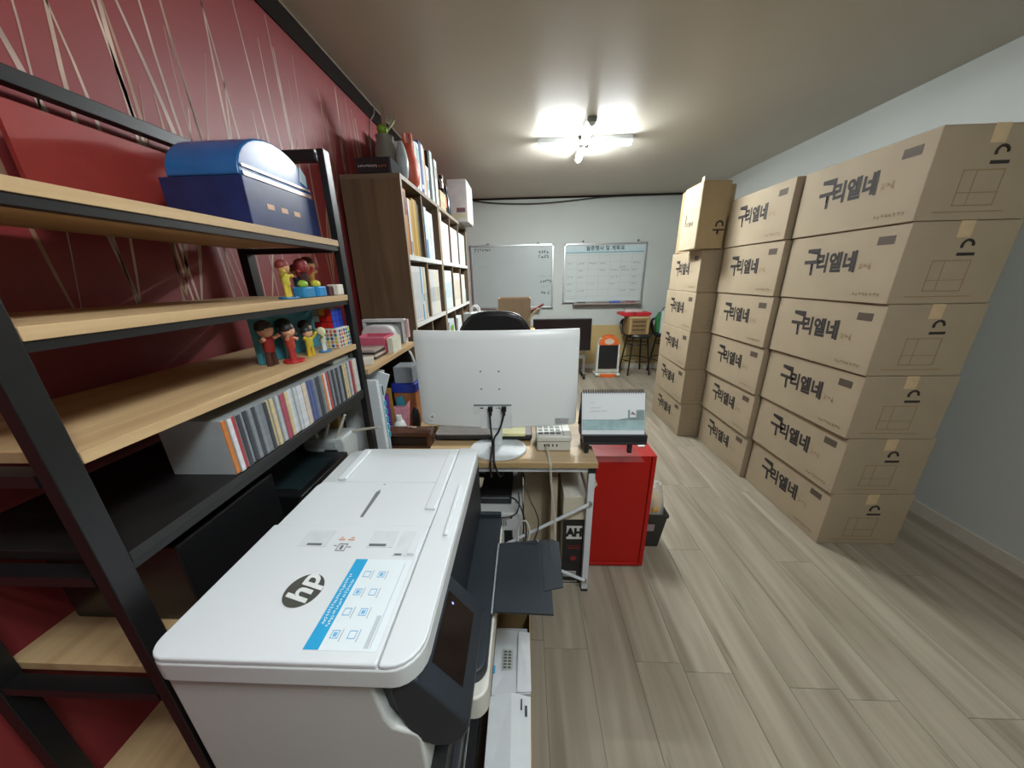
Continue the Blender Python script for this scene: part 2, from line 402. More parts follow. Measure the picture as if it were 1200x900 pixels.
def binder(ya, th, z, h, d, colr, spine, lab, cat='binder', group='binders in the bookcases', xf=-.657):
    t = thing('binder' if cat == 'binder' else 'file_folder', lab, cat, (xf - d/2, ya + th/2, z+.0003), group=group)
    th -= .0012
    part('cover', G().box(xf-d, xf, ya, ya+th, z+.0003, z+h), M(colr, .5, var=.03), t, .002 if th > .012 else 0)
    if spine: part('spine_label', G().box(xf, xf+.0008, ya+th*.15, ya+th*.85, z+h*spine[1], z+h*spine[2]), M(spine[0], .5), t)
    return t
def fill(ci, z, specs):
    ya, yb = comps[ci]; y = ya + .002
    for (th, h, colr, spine, lab, cat) in specs:
        if y + th > yb: break
        binder(y, th, z, h, .25, colr, spine, lab, cat); y += th
WB = 'white document binder packed in the bookcase bay '
OR = 'orange file folder with a dark lower corner in the yellow bay'
YE = 'mustard yellow file folder in the bay nearest the rack'
PUR = 'white file folder with violet edge among the yellow folders'
fill(0, 1.585, [(.052, .335, 'b5762b', ('7a3a1a', .62, .95), OR, 'folder'), (.014, .24, '2c2126', None, 'short dark file beside the orange folder', 'folder'),
                (.03, .30, 'cfcfd6', ('8c86a8', .05, .25), PUR, 'folder'), (.024, .30, 'c8a24a', None, YE, 'folder'), (.02, .30, 'b08c34', None, YE, 'folder'),
                (.026, .315, 'a8842f', None, YE, 'folder'), (.034, .315, 'c09a3c', None, YE, 'folder'), (.03, .315, '9a7d33', None, YE, 'folder'), (.03, .30, '2b2a25', None, 'short dark file beside the yellow folders', 'folder')])
fill(1, 1.585, [(.012, .32, '31407a', None, 'thin navy blue file at the edge of the white binders', 'folder'), (.05, .315, 'c7d3d3', ('3f7fb0', .01, .38), 'white binder with a blue lower spine block', 'binder'),
                (.05, .30, 'cdd5d4', ('e0e3e0', .2, .8), WB + 'next to the blue-spined one', 'binder'), (.045, .30, 'd2d5d6', ('bcc7c8', .3, .7), WB + 'next to the blue-spined one', 'binder'), (.05, .30, 'd0cfd4', None, WB + 'next to the blue-spined one', 'binder')])
PK = 'white binder with faint pink spine in the three-bay bookcase, upper row'
for ci, n in ((2, 5), (3, 5), (4, 5)):
    fill(ci, 1.585, [(.058, .30, ('d6ccd2', 'd8d6d8', 'c9d6d0')[ci-2], (('d0bcc4', 'dccdd4', 'cfe0da')[ci-2], .08, .92), (PK, PK, 'pale mint white binder at the far end of the upper row')[ci-2], 'binder')]*n)
LB = 'white binder with handwritten spine in the lower row, bay nearest the rack'
fill(0, 1.20, [(.042, .325, 'd3d2d2', ('c4c6c8', .05, .9), LB, 'binder')]*4 + [(.022, .325, '2f8fbf', ('c8dfe4', .3, .5), 'bright blue binder in the lower row of the bookcase', 'binder'),
               (.03, .325, 'cdd6d6', ('7aa0b2', .35, .5), LB, 'binder'), (.034, .325, 'c9b48a', None, 'tan file in the lower row of the bookcase', 'folder'), (.025, .325, 'd0cfc6', ('8fa7b0', .1, .5), LB, 'binder')])
fill(1, 1.20, [(.036, .315, c, (s, .3, .62), 'white binder with printed spine in the lower row, second bay', 'binder') for c, s in
               (('d6d0c6', 'b9b5b4'), ('cfd3d2', '9bb0bb'), ('d4d0d0', 'b7a7ae'), ('d2d5d0', 'a9b9bf'), ('dcd4bf', 'c4bca6'), ('d8cfae', 'b9ad88'), ('d2d2ce', 'a7b2b4'))])
fill(2, 1.20, [(.03, .315, '3f93bb', ('b8d6e0', .5, .8), 'sky blue binder in the lower row of the three-bay bookcase', 'binder')] + [(.05, .315, 'ced6d6', ('b5c5ca', .3, .7), 'white binder with pale blue spine, lower row beside the sky blue one', 'binder')]*5)
fill(3, 1.20, [(.056, .30, 'd9d3c6', ('c8bfae', .2, .8), 'cream white binder in the middle bay of the lower row', 'binder')]*5)
fill(4, 1.20, [(.06, .29, 'd6d2c4', ('d9dcd8', .2, .8), 'ivory binder in the far bay of the lower row', 'binder')]*3 + [(.05, .14, '3a7f9c', None, 'short teal file in the far bay of the lower row', 'folder')])
# lower rows seen above the monitor
fill(0, .815, [(.05, .20, '4a382c', None, 'brown low file under the lower shelf', 'folder'), (.06, .27, 'b98a34', ('8a6a2a', .2, .7), 'ochre file standing under the lower shelf', 'folder'), (.05, .26, '8c8f90', None, 'grey file standing beside the ochre one', 'folder')])
fill(1, .815, [(.07, .24, '54504b', None, 'dark grey file standing under the lower shelf', 'folder')]*3)
def bag(loc, w_, d, h, c, stripe, lab, rz=0.):
    t = thing('shopping_bag', lab, 'bag', loc, rz, rel=True)
    g = G(); a, b, k = w_/2, d/2, .8
    g.add([(-a*.92,-b,0),(a*.92,-b,0),(a*.92,b,0),(-a*.92,b,0),(-a*1.03,-b*.9,h),(a*1.0,-b*.7,h*.97),(a*.96,b*.8,h*1.02),(-a,b*.9,h*.98),(-a*.97,-b*.6,h*.5),(a*1.02,-b*1.1,h*.5),(a*.98,b*1.05,h*.5),(-a*1.04,b,h*.5)],
          [(3,2,1,0),(0,1,9,8),(1,2,10,9),(2,3,11,10),(3,0,8,11),(8,9,5,4),(9,10,6,5),(10,11,7,6),(11,8,4,7),(4,5,6,7)])
    part('bag_body', g, M(c, .5), t, smooth=False)
    if stripe:
        for q in (.15, .55): part('stripe', G().box(a*1.0, a*1.05, -b*.5 + q*b, -b*.2 + q*b, h*.12, h*.85), M(stripe, .5), t)
    for s_ in (-1, 1):
        part('handle', G().tube([(-a*.4, s_*b*.5, h*.95), (-a*.35, s_*b*.6, h*1.12), (0, s_*b*.6, h*1.2), (a*.35, s_*b*.6, h*1.12), (a*.4, s_*b*.5, h*.95)], .006, 6, 1), M('d8dada', .5), t, smooth=True)
    return t
bag((-.772, 2.915, .8155), .22, .27, .28, 'b8c2c6', '7fae3c', 'grey-white plastic bag with green stripes on the bookcase shelf')
bag((-.772, 3.29, .8155), .22, .24, .27, 'd3d8d8', None, 'crumpled white plastic bag on the bookcase shelf')
fill(4, .815, [(.06, .28, '6b5a4c', None, 'brown file in the far bay under the lower shelf', 'folder')]*4)
solo('round_tin', 'white round tin wedged on the binders of the three-bay bookcase', 'tin', G().cyl((-.71, 2.79, 1.8856), (-.71, 2.79, 1.945), .052, n=24), M('dcdcd4', .4), bev=.004)
# ================================================================== carton stacks along the right side
RB = M('9c8d74', .75, var=.04, scale=7); PRT = M('2a2420', .75, var=.1); FAINT = M('8f7753', .8)
def carton(label, lx, ly, lz, cx, cy, z, rz=0., group='printed cartons stacked along the right wall'):
    """large shipping carton: printed long side faces -x, plain end faces -y"""
    t = thing('shipping_carton', label, 'carton', (cx, cy, z), rz, group, rel=True)
    a, b = lx/2, ly/2
    body = part('box_body', G().box(-a, a, -b, b, 0, lz), RB, t, .004)
    part('top_flap', G().box(-a+.003, -.002, -b+.003, b-.003, lz, lz+.003), RB, t)
    part('top_flap', G().box(.002, a-.003, -b+.003, b-.003, lz, lz+.003), RB, t)
    part('packing_tape', G().box(-.028, .028, -b-.0006, b+.0006, lz+.003, lz+.0036).box(-.028, .028, -b-.0012, -b-.0004, lz-.06, lz+.0036), M('c0a882', .3), t)
    # long side: logo towards the far (+y) half, product line under it, small mark near the top corner
    n = (0, -1, 0); up = (0, 0, 1); X = -a - .0004
    text('brand_lettering', '구', .15, PRT, t, (X, .125, lz*.57), n, up, shear=-.12, bold=.004, sx=.8)
    text('brand_lettering', '리엘네', .10, PRT, t, (X, -.01, lz*.55), n, up, shear=-.08, bold=.004, sx=.82)
    g = G(); scribble(g, (X, -.13, lz*.50), n, up, .07, 3, .035, random.Random(6), .002); part('faint_print', g, FAINT, t, kind='stuff')
    part('corner_mark', G().box(X-.0006, X, -b+.05, -b+.12, lz-.075, lz-.04), M('4c4034', .7), t)
    g = G(); scribble(g, (X, -b+.17, lz*.12), n, up, .13, 8, .016, random.Random(5), .0015); part('small_print', g, M('7d6848', .7), t, kind='stuff')
    # end: ruled label box and black handling mark at the inner edge
    g = G(); Y = -b - .0005; xa, xb, za, zb = -.085, .07, lz*.16, lz*.55
    for q in ((xa, xb, za, za+.004), (xa, xb, zb-.004, zb), (xa, xa+.004, za, zb), (xb-.004, xb, za, zb), (xa+.05, xa+.053, za, zb), (xa, xb, za+.045, za+.048), (-.15, .12, lz*.09, lz*.09+.004)):
        g.box(q[0], q[1], Y-.0004, Y, q[2], q[3])
    part('ruled_print', g, FAINT, t, kind='stuff')
    g = G().tube([(.03 + .022*math.cos(q), Y-.0003, lz*.72 + .022*math.sin(q)) for q in [i*.5 for i in range(0, 8)]], .005, 6)
    part('handling_mark', g.box(-.0, .07, Y-.0008, Y, lz*.60, lz*.60+.012), PRT, t)
    return t
CZ = .327; LX, LY = .42, .618
pos = ['bottom', 'second from the floor', 'third from the floor', 'fourth from the floor', 'fifth from the floor', 'sixth from the floor']
A0 = None
ax = [1.426, 1.412, 1.400, 1.401, 1.398]; ar = [.9, -.5, -1.5, -2.0, -3.2]
for i in range(5):
    lab = f'brown printed carton, {pos[i]}, in the stack nearest the stools'
    q_ = math.radians(ar[i]); loc = (ax[i] + LX/2*math.cos(q_) - LY/2*math.sin(q_), 2.787 + LX/2*math.sin(q_) + LY/2*math.cos(q_), i*CZ + .0005)
    if A0 is None: A0 = carton(lab, LX, LY, CZ - .0045, *loc, q_)
    else: dup(A0, loc, q_, lab)
bx = [1.598, 1.582, 1.566, 1.553, 1.543, 1.534]
for i in range(6):
    dup(A0, (bx[i] + LX/2, 2.135 + LY/2, i*CZ + .0005), math.radians((0, -.3, .3, 0, .2, -.4)[i]), f'brown printed carton, {pos[i]}, in the stack beside the one by the stools')
for i in range(6):
    dup(A0, (bx[i] + .03 + LX/2, 1.50 + LY/2, i*CZ + .0005), math.radians((0, .3, -.2, .4, 0, .3)[i]), f'brown printed carton, {pos[i]}, in the stack farthest from the stools')
# upright carton on top of the stack by the stools
t = thing('upright_carton', 'pale printed carton standing upright on top of the stack nearest the stools', 'carton', (1.51, 2.89, 5*CZ + .0005))
z0 = 5*CZ + .0005
part('box_body', G().box(1.315, 1.52, 2.75, 3.03, z0, z0+.46), M('a8946f', .75, var=.03), t, .004)
part('printed_side', G().box(1.3135, 1.315, 2.755, 3.025, z0+.005, z0+.452), M('a1967f', .7, var=.03), t)
part('top_flap', G().box(1.318, 1.51, 2.752, 3.028, z0+.46, z0+.463), M('b39a72', .75), t)
part('flap_tip', G().prism([(1.315, z0+.46), (1.321, z0+.46), (1.317, z0+.492)], 'y', 2.752, 2.79), M('c3af8a', .75), t)
text('brand_lettering', '구리엘네', .04, M('5b5144', .7), t, (1.3133, 2.90, z0+.185), (0, -1, 0), (0, 0, 1), bold=.001)
g = G(); scribble(g, (1.3133, 2.90, z0+.285), (0, -1, 0), (0, 0, 1), .10, 4, .028, random.Random(6), .0015); part('faint_print', g, M('8d8068', .7), t, kind='stuff')
g = G()
for i in range(5): g.box(1.3128, 1.3135, 2.79, 2.985, z0+.04+i*.023, z0+.042+i*.023)
part('ruled_print', g, M('9c8e74', .7), t, kind='stuff')
part('bird_mark', G().prism([(2.955, z0+.20), (2.965, z0+.205), (2.958, z0+.25), (2.972, z0+.285), (2.945, z0+.25), (2.948, z0+.215)], 'x', 1.3125, 1.3133), M('4d4438', .7), t)
g = G().tube([(1.475 + .024*math.cos(q), 2.7494, z0+.165 + .026*math.sin(q)) for q in [i*.4 - .4 for i in range(0, 11)]], .006, 6).box(1.43, 1.515, 2.7488, 2.75, z0+.125, z0+.136).box(1.46, 1.475, 2.7488, 2.75, z0+.10, z0+.125)
part('handling_mark', g, PRT, t)
t = thing('upright_carton', 'plain brown carton behind the upright pale one on the stack', 'carton', (1.55, 3.2, z0))
part('box_body', G().box(1.42, 1.72, 3.045, 3.33, z0, z0+.50), M('a08a66', .75), t, .004)
part('top_flap', G().box(1.425, 1.715, 3.05, 3.325, z0+.50, z0+.503), M('a08a66', .75), t)

# ================================================================== back of the room
# television on a wheeled stand
t = thing('television', 'black flat television on a wheeled grey stand below the whiteboards', 'television', (.53, 4.62, 0))
part('screen_housing', G().box(.115, .94, 4.60, 4.65, .43, .885), M('131214', .4), t, .005)
part('screen_panel', G().box(.13, .925, 4.598, 4.60, .448, .872), M('1b1416', .22), t)
part('top_bezel', G().box(.12, .935, 4.597, 4.60, .874, .882), M('2a282a', .3), t)
for xq in (.2, .865):
    part('leg', G().box(xq-.016, xq+.016, 4.651, 4.675, .10, .80), M('8d9090', .4, metal=.5), t, .003)
    ft = part('foot', G().box(xq-.018, xq+.018, 4.58, 4.80, .075, .10), M('8d9090', .4, metal=.5), t, .004)
    for yq in (4.60, 4.78): part('caster', G().cyl((xq-.014, yq, .0352), (xq+.014, yq, .0352), .035, n=16).box(xq-.01, xq+.01, yq-.012, yq+.012, .06, .0752), BLACK, ft, smooth=True)
part('cross_bar', G().box(.216, .849, 4.652, 4.674, .30, .34), M('8d9090', .4, metal=.5), t, .003)

# orange and white electric heater
ORG_ = M('d9662c', .45, var=.03); HW = M('b9bab0', .45, var=.03)
t = thing('electric_heater', 'white and orange electric fan heater on the floor by the back wall', 'heater', (1.24, 4.80, 0))
cx = 1.24
part('base', G().prism(rpoly(cx-.19, cx+.19, 4.70, 4.92, .06), 'z', .012, .045), HW, t, .008)
part('base_front', G().prism([(cx-.12, 4.702), (cx+.12, 4.702), (cx+.10, 4.665), (cx-.10, 4.665)], 'z', .0, .05), ORG_, t, .006)
for xq in (cx-.16, cx+.16): part('foot', G().ball((xq, 4.72, .03), .03, .035, .03), M('cfcfc4', .4), t, smooth=True)
part('body', G().prism([(cx-.172, .045), (cx+.172, .045), (cx+.16, .50), (cx+.12, .57), (cx-.12, .57), (cx-.16, .50)], 'y', 4.76, 4.87), HW, t, .02, seg=3)
part('side_rim', G().prism([(cx-.174, .06), (cx-.150, .06), (cx-.138, .50), (cx-.162, .49)], 'y', 4.745, 4.76), M('d3d5cd', .4), t, .004)
part('side_rim', G().prism([(cx+.174, .06), (cx+.150, .06), (cx+.138, .50), (cx+.162, .49)], 'y', 4.745, 4.76), M('d3d5cd', .4), t, .004)
gr = part('grille', G().box(cx-.138, cx+.138, 4.75, 4.76, .115, .475), M('1a1a1c', .5), t)
for i in range(12):
    part('grille_bar', G().box(cx-.135, cx+.135, 4.746, 4.75, .125+i*.03, .132+i*.03), M('2c2b2e', .4), gr)
hd = [(cx+.145*math.cos(a), .515+.095*math.sin(a)) for a in [math.pi*i/14 for i in range(15)]]
part('orange_hood', G().prism(hd + [(cx-.15, .475), (cx+.15, .475)], 'y', 4.742, 4.765), ORG_, t, .004)
part('handle_gap', G().prism([(cx+.07*math.cos(a), .53+.045*math.sin(a)) for a in [2*math.pi*i/16 for i in range(16)]], 'y', 4.74, 4.742), M('c9b9a8', .5), t)
part('carry_handle', G().tube([(cx-.09, 4.80, .56), (cx-.075, 4.80, .605), (cx, 4.80, .62), (cx+.075, 4.80, .605), (cx+.09, 4.80, .56)], .011, 8, 1), M('c2521e', .45), t, smooth=True)

# bar stools
def stool(cx, cy, rz, label):
    t = thing('bar_stool', label, 'stool', (cx, cy, 0), rz, 'black bar stools by the back wall', rel=True)
    for k in range(4):
        a = math.pi/4 + k*math.pi/2; c, s_ = math.cos(a), math.sin(a)
        lg = part('leg', G().cyl((.235*c, .235*s_, .012), (.155*c, .155*s_, .57), .012, n=10), BLACKM, t, smooth=True)
        part('foot_cap', G().cyl((.236*c, .236*s_, 0), (.235*c, .235*s_, .014), .015, n=10), BLACK, lg)
    for z, r in ((.22, .206), (.47, .171)):
        part('ring', G().tube([(r*math.cos(i*math.pi/14), r*math.sin(i*math.pi/14), z) for i in range(29)], .008, 8), BLACKM, t, smooth=True)
    part('seat', G().lathe([(.05, .565), (.19, .57), (.205, .585), (.205, .60), (.19, .618), (.12, .622), (.01, .622)], 0, 0, 28), M('1c1b1c', .4), t, smooth=True)
    part('backrest', G().tube([(-.2, .07, .60), (-.225, .10, .72), (-.2, .15, .80), (-.1, .205, .815), (0, .22, .82), (.1, .205, .815), (.2, .15, .80), (.225, .10, .72), (.2, .07, .60)], .02, 8, 1), M('1c1b1c', .45), t, smooth=True)
    return t
st = stool(1.70, 4.93, .1, 'black metal bar stool carrying a slatted carton and red lid')
st2 = dup(st, (2.155, 4.93, 0), .3, 'black metal bar stool with a green bag, half hidden by the cartons')
# slatted produce carton with red lid on the first stool
t = thing('produce_box', 'brown produce box with hand slots on a bar stool', 'box', (1.655, 4.86, .6225))
zb = .6225
part('box_body', G().box(1.495, 1.805, 4.76, 5.0, zb, zb+.265), M('7d653f', .75, var=.06), t, .003)
part('front_rim', G().box(1.50, 1.80, 4.757, 4.76, zb+.235, zb+.262), M('b39a70', .7), t)
for zq in (.06, .12, .18): part('hand_slot', G().box(1.56, 1.74, 4.7585, 4.76, zb+zq, zb+zq+.016), M('3c2e1c', .8), t)
for xq in (1.515, 1.76): part('corner_post', G().box(xq, xq+.03, 4.7575, 4.76, zb+.01, zb+.225), M('a98d62', .75), t)
t = thing('folding_crate_lid', 'red plastic tray with clear lid on the brown produce box', 'tray', (1.60, 4.9, zb+.266))
zt = zb + .266
part('tray', G().prism([(1.375, zt+.018), (1.42, zt), (1.78, zt), (1.815, zt+.018), (1.815, zt+.05), (1.375, zt+.05)], 'y', 4.77, 4.99), M('b3232b', .45), t, .006)
part('lid', G().prism([(1.46, zt+.0505), (1.70, zt+.0505), (1.67, zt+.09), (1.49, zt+.09)], 'y', 4.80, 4.96), M('b9a6a4', .3), t, .008)
part('clasp', G().box(1.55, 1.60, 4.765, 4.77, zt+.015, zt+.06), M('8a1a20', .5), t, .004)
t = thing('green_bag', 'green bag behind a white panel on the second bar stool', 'bag', (2.10, 4.93, .6225))
part('bag_body', G().prism([(1.97, .6225), (2.2, .6225), (2.21, .86), (2.17, .93), (2.0, .925), (1.955, .84)], 'y', 4.90, 5.0), M('2f7a45', .6), t, .015)
part('bag_handle', G().tube([(2.03, 4.95, .92), (2.04, 4.95, .98), (2.09, 4.95, .995), (2.14, 4.95, .98), (2.15, 4.95, .92)], .008, 6, 1), M('3a3f3c', .6), t, smooth=True)
solo('foam_board', 'white sheet of foam board leaning on the green bag', 'board', G().box(2.005, 2.19, 4.882, 4.895, .6225, .945), M('cfd4d6', .6))

# ================================================================== chair and the carton pile behind the desk
LE = M('1b1c1f', .42, var=.15, scale=60, bump=.2)
t = thing('office_chair', 'black leather office chair behind the monitor', 'chair', (-.20, 2.12, 0))
bk = []
for i in range(9):
    u = i/8; a = (u - .5)*2; bk.append((-.20 + .235*a, 2.235 - .07*a*a))
prof = [(-.445, .60), (-.47, .85), (-.455, 1.05), (-.425, 1.15), (-.36, 1.215), (-.28, 1.238), (-.12, 1.238), (-.04, 1.215), (.02, 1.15), (.048, 1.05), (.06, .85), (.04, .60)]
part('backrest', G().prism(prof, 'y', 2.16, 2.245), LE, t, .03, seg=3)
part('back_piping', G().tube([(x, 2.158, z) for x, z in prof], .006, 6, 1), M('2e2f33', .4), t, smooth=True)
part('seat', G().prism(rpoly(-.46, .05, 1.72, 2.20, .08), 'z', .43, .53), LE, t, .03, seg=3)
for xq in (-.50, .09):
    part('armrest', G().prism(rpoly(xq-.03, xq+.03, 1.84, 2.10, .025), 'z', .66, .69), M('1d1d1f', .5), t, .008)
    part('arm_support', G().tube([(xq, 2.03, .66), (xq, 2.03, .5), (xq + (.08 if xq < -.2 else -.08), 2.03, .44)], .014, 8, 1), BLACK, t, smooth=True)
part('gas_lift', G().cyl((-.2, 1.97, .09), (-.2, 1.97, .43), .028), BLACKM, t, smooth=True)
for k in range(5):
    a = k*2*math.pi/5 + .3; c, s_ = math.cos(a), math.sin(a)
    ar = part('base_arm', G().tube([(-.2, 1.97, .105), (-.2+.28*c, 1.97+.28*s_, .07)], [.026, .016], 8), BLACK, t, smooth=True)
    px_, py_ = -.2+.28*c, 1.97+.28*s_
    part('caster', G().cyl((px_-.02*s_, py_+.02*c, .028), (px_+.02*s_, py_-.02*c, .028), .028), BLACK, ar, smooth=True)
# carton tower behind the chair
t = thing('tall_carton', 'plain brown carton on the floor behind the office chair', 'carton', (-.1, 3.1, 0))
part('box_body', G().box(-.30, .10, 2.95, 3.3, 0, .96), CARD, t, .004)
part('packing_tape', G().box(-.13, -.07, 2.9492, 2.95, .05, .96), M('b7a079', .3), t)
t = thing('open_carton', 'tan open carton with a raised flap above the office chair', 'carton', (-.1, 3.05, .9605))
zc = .9605
for nm, a in (('wall', (-.245, .05, 3.0, 3.004)), ('wall', (-.245, .05, 3.24, 3.244)), ('wall', (-.245, -.241, 3.004, 3.24)), ('wall', (.046, .05, 3.004, 3.24))):
    part('box_side', G().box(*a, zc, zc+.31), M('a58d70', .75, var=.04), t)
part('box_bottom', G().box(-.241, .046, 3.004, 3.24, zc, zc+.004), CARD, t)
part('flap', G().add([(.052, 3.0, zc+.30), (.052, 3.24, zc+.30), (.10, 3.24, zc+.17), (.10, 3.0, zc+.17), (.055, 3.0, zc+.30), (.055, 3.24, zc+.30), (.103, 3.24, zc+.17), (.103, 3.0, zc+.17)],
     [(0, 1, 2, 3), (4, 5, 6, 7), (0, 1, 5, 4), (1, 2, 6, 5), (2, 3, 7, 6), (3, 0, 4, 7)]), M('8f7857', .75), t)
part('crease', G().box(-.03, -.027, 2.9992, 3.0, zc+.01, zc+.31), M('8a7355', .8), t)
part('torn_strip', G().tube([(.06, 2.995, zc+.20), (.11, 2.97, zc+.225), (.165, 2.94, zc+.262)], .010, 6), M('7d3a36', .6), t, smooth=True, label='dark red torn strip')
part('torn_strip', G().tube([(.03, 2.990, zc+.115), (.07, 2.97, zc+.17), (.12, 2.95, zc+.225)], .009, 6), M('c9b892', .6), t, smooth=True, label='cream torn strip')
bag((-.40, 2.62, .90), .16, .16, .29, 'c4c8c8', None, 'white paper bag with loop handles beside the office chair')
t = thing('side_table', 'small dark table holding the white paper bag beside the chair', 'table', (-.41, 2.63, 0))
part('top', G().box(-.56, -.315, 2.5, 2.76, .875, .8995), M('3c3029', .5), t, .004)
for xq in (-.55, -.345):
    for yq in (2.51, 2.73): part('leg', G().box(xq, xq+.02, yq, yq+.02, 0, .875), BLACK, t)
# ================================================================== desk and what is on it
DZ = .72
WST = M('c9ced2', .35, var=.03)
t = thing('desk', 'oak-topped desk with white steel frame under the curved monitor', 'desk', (-.33, 1.5, 0))
part('desk_top', G().box(-.965, .298, 1.165, 1.80, DZ-.025, DZ), DESKW, t, .002)
part('edge_band', G().box(-.965, .298, 1.1635, 1.165, DZ-.024, DZ-.001), M('a88f66', .5), t)
part('frame_rail', G().box(-.94, .262, 1.18, 1.205, DZ-.055, DZ-.025), WST, t, .003)
part('frame_rail', G().box(-.94, .262, 1.755, 1.78, DZ-.055, DZ-.025), WST, t, .003)
part('frame_corner', G().box(.262, .295, 1.176, 1.209, DZ-.058, DZ-.025), BLACK, t, .002)
for xq in (.264, -.96):
    for yq in (1.178, 1.753):
        lg = part('leg', G().box(xq, xq+.029, yq, yq+.029, .012, DZ-.055), WST, t, .003)
        part('foot_cap', G().box(xq-.001, xq+.030, yq-.001, yq+.030, 0, .012), BLACK, lg)
part('brace', G().cyl((.278, 1.1705, .515), (-.425, 1.1705, .081), .0072, n=8), WST, t, smooth=True)
part('brace', G().cyl((.278, 1.1705, .075), (-.425, 1.1705, .43), .0072, n=8), WST, t, smooth=True)
lg = part('leg', G().box(-.44, -.411, 1.178, 1.207, .012, DZ-.055), WST, t, .003)
part('foot_cap', G().box(-.441, -.410, 1.177, 1.208, 0, .012), BLACK, lg)
for z in (.515, .075): part('bolt', G().cyl((.278, 1.162, z), (.278, 1.178, z), .008, n=8), CHROME, t)
solo('clear_desk_mat', 'clear acrylic sheet on the desk overhanging the red cabinet', 'desk mat', G().box(.02, .485, 1.172, 1.50, DZ+.0003, DZ+.0028), M('c9d2d0', .06, var=0, alpha=.05), None)

# curved monitor, back towards the printer
t = thing('curved_monitor', 'silver-white curved monitor seen from behind on the desk', 'monitor', (-.12, 1.28, DZ))
MW = M('e5eaeb', .32, var=.015, scale=4); xc = -.122; hw = .346
def arc(x): return 1.275 + .29*(x - xc)**2
N = 24; xs = [xc - hw + 2*hw*i/N for i in range(N+1)]
zt_ = lambda x: 1.248; zb_ = lambda x: .822 - .0*abs(x)
g = G(); rows = [(.822, .012), (.83, .002), (.86, 0), (1.21, 0), (1.238, .004), (1.248, .012)]
vs = []
for x in xs:
    e = min(1, (hw - abs(x - xc))/.02); ed = (1 - e)*.012
    for z, d in rows: vs.append((x, arc(x) + d + ed, z))
nr = len(rows)
fs = [(i*nr+k, (i+1)*nr+k, (i+1)*nr+k+1, i*nr+k+1) for i in range(N) for k in range(nr-1)]
n0 = len(vs)
for x in xs:
    vs += [(x, arc(x) + .028, .822), (x, arc(x) + .028, 1.248)]
for i in range(N):
    a = n0 + 2*i
    fs += [(a, a+1, a+3, a+2), (i*nr, a, a+2, (i+1)*nr), (i*nr+nr-1, (i+1)*nr+nr-1, a+3, a+1)]
fs += [tuple([k for k in range(nr)] + [n0+1, n0]), tuple([N*nr+k for k in range(nr)][::-1] + [n0+2*N, n0+2*N+1])]
shell = part('back_shell', g.add(vs, fs), MW, t, smooth=True)
g = G(); vs = []
for x in xs: vs += [(x, arc(x)+.0285, .824), (x, arc(x)+.0285, 1.246), (x, arc(x)+.034, .824), (x, arc(x)+.034, 1.246)]
fs = []
for i in range(N):
    a = 4*i; fs += [(a+2, a+3, a+7, a+6), (a, a+4, a+5, a+1), (a, a+2, a+6, a+4), (a+1, a+5, a+7, a+3)]
part('screen', g.add(vs, fs + [(0, 1, 3, 2), (4*N, 4*N+2, 4*N+3, 4*N+1)]), M('101114', .15), t)
for xq in (-.186, -.110):
    for z in (1.006, 1.083):
        part('screw', G().cyl((xq, arc(xq)-.0012, z), (xq, arc(xq)+.004, z), .0038, n=10), M('6b7073', .5), shell)
part('port_shade', G().box(-.222, -.060, arc(-.14)-.0035, 1.279, .931, .936), M('6f777a', .5), shell)
part('port_recess', G().box(-.222, -.062, arc(-.14)-.0012, 1.277, .894, .931), M('dde2e3', .4), shell)
for xq, w_, h_ in ((-.188, .014, .005), (-.124, .004, .004), (-.113, .008, .005)):
    part('port', G().box(xq-w_/2, xq+w_/2, arc(-.14)-.0024, 1.276, .920-h_/2, .920+h_/2), M('26292b', .5), shell)
part('neck_cover', G().box(-.196, -.058, arc(-.14)-.0008, 1.278, .823, .893), M('dadfe0', .35), shell)
part('lock_ring', G().tube([(-.415 + .0125*math.cos(q*.4), arc(-.415)-.0026, .868 + .0125*math.sin(q*.4)) for q in range(17)], .0024, 6), M('e6eaeb', .3), shell, smooth=True)
part('lock_hole', G().cyl((-.415, arc(-.415)-.0012, .868), (-.415, arc(-.415)+.004, .868), .006, n=14), M('9da6a8', .5), shell)
lb = part('rating_label', G().box(.128, .196, arc(.165)-.0075, arc(.165)-.0065, .836, .866), M('c9cfd0', .5), shell)
g = G(); rr = random.Random(9)
for k in range(4): scribble(g, (.130, arc(.165)-.0078, .840+k*.0065), (1, 0, 0), (0, 0, 1), .055, 14, .004, rr, .0007)
part('label_print', g, M('3f4648', .6), lb, kind='stuff')
part('stand_neck', G().prism([(-.148, .733), (-.108, .733), (-.098, .90), (-.158, .90)], 'y', 1.283, 1.31), M('d2d7d8', .3), t, .004)
part('stand_base', G().lathe([(.12, DZ+.0005), (.126, DZ+.004), (.124, DZ+.010), (.06, DZ+.013), (.001, DZ+.0135)], -.122, 1.272, 40, 1., .80), M('c8ced0', .3), t, smooth=True)
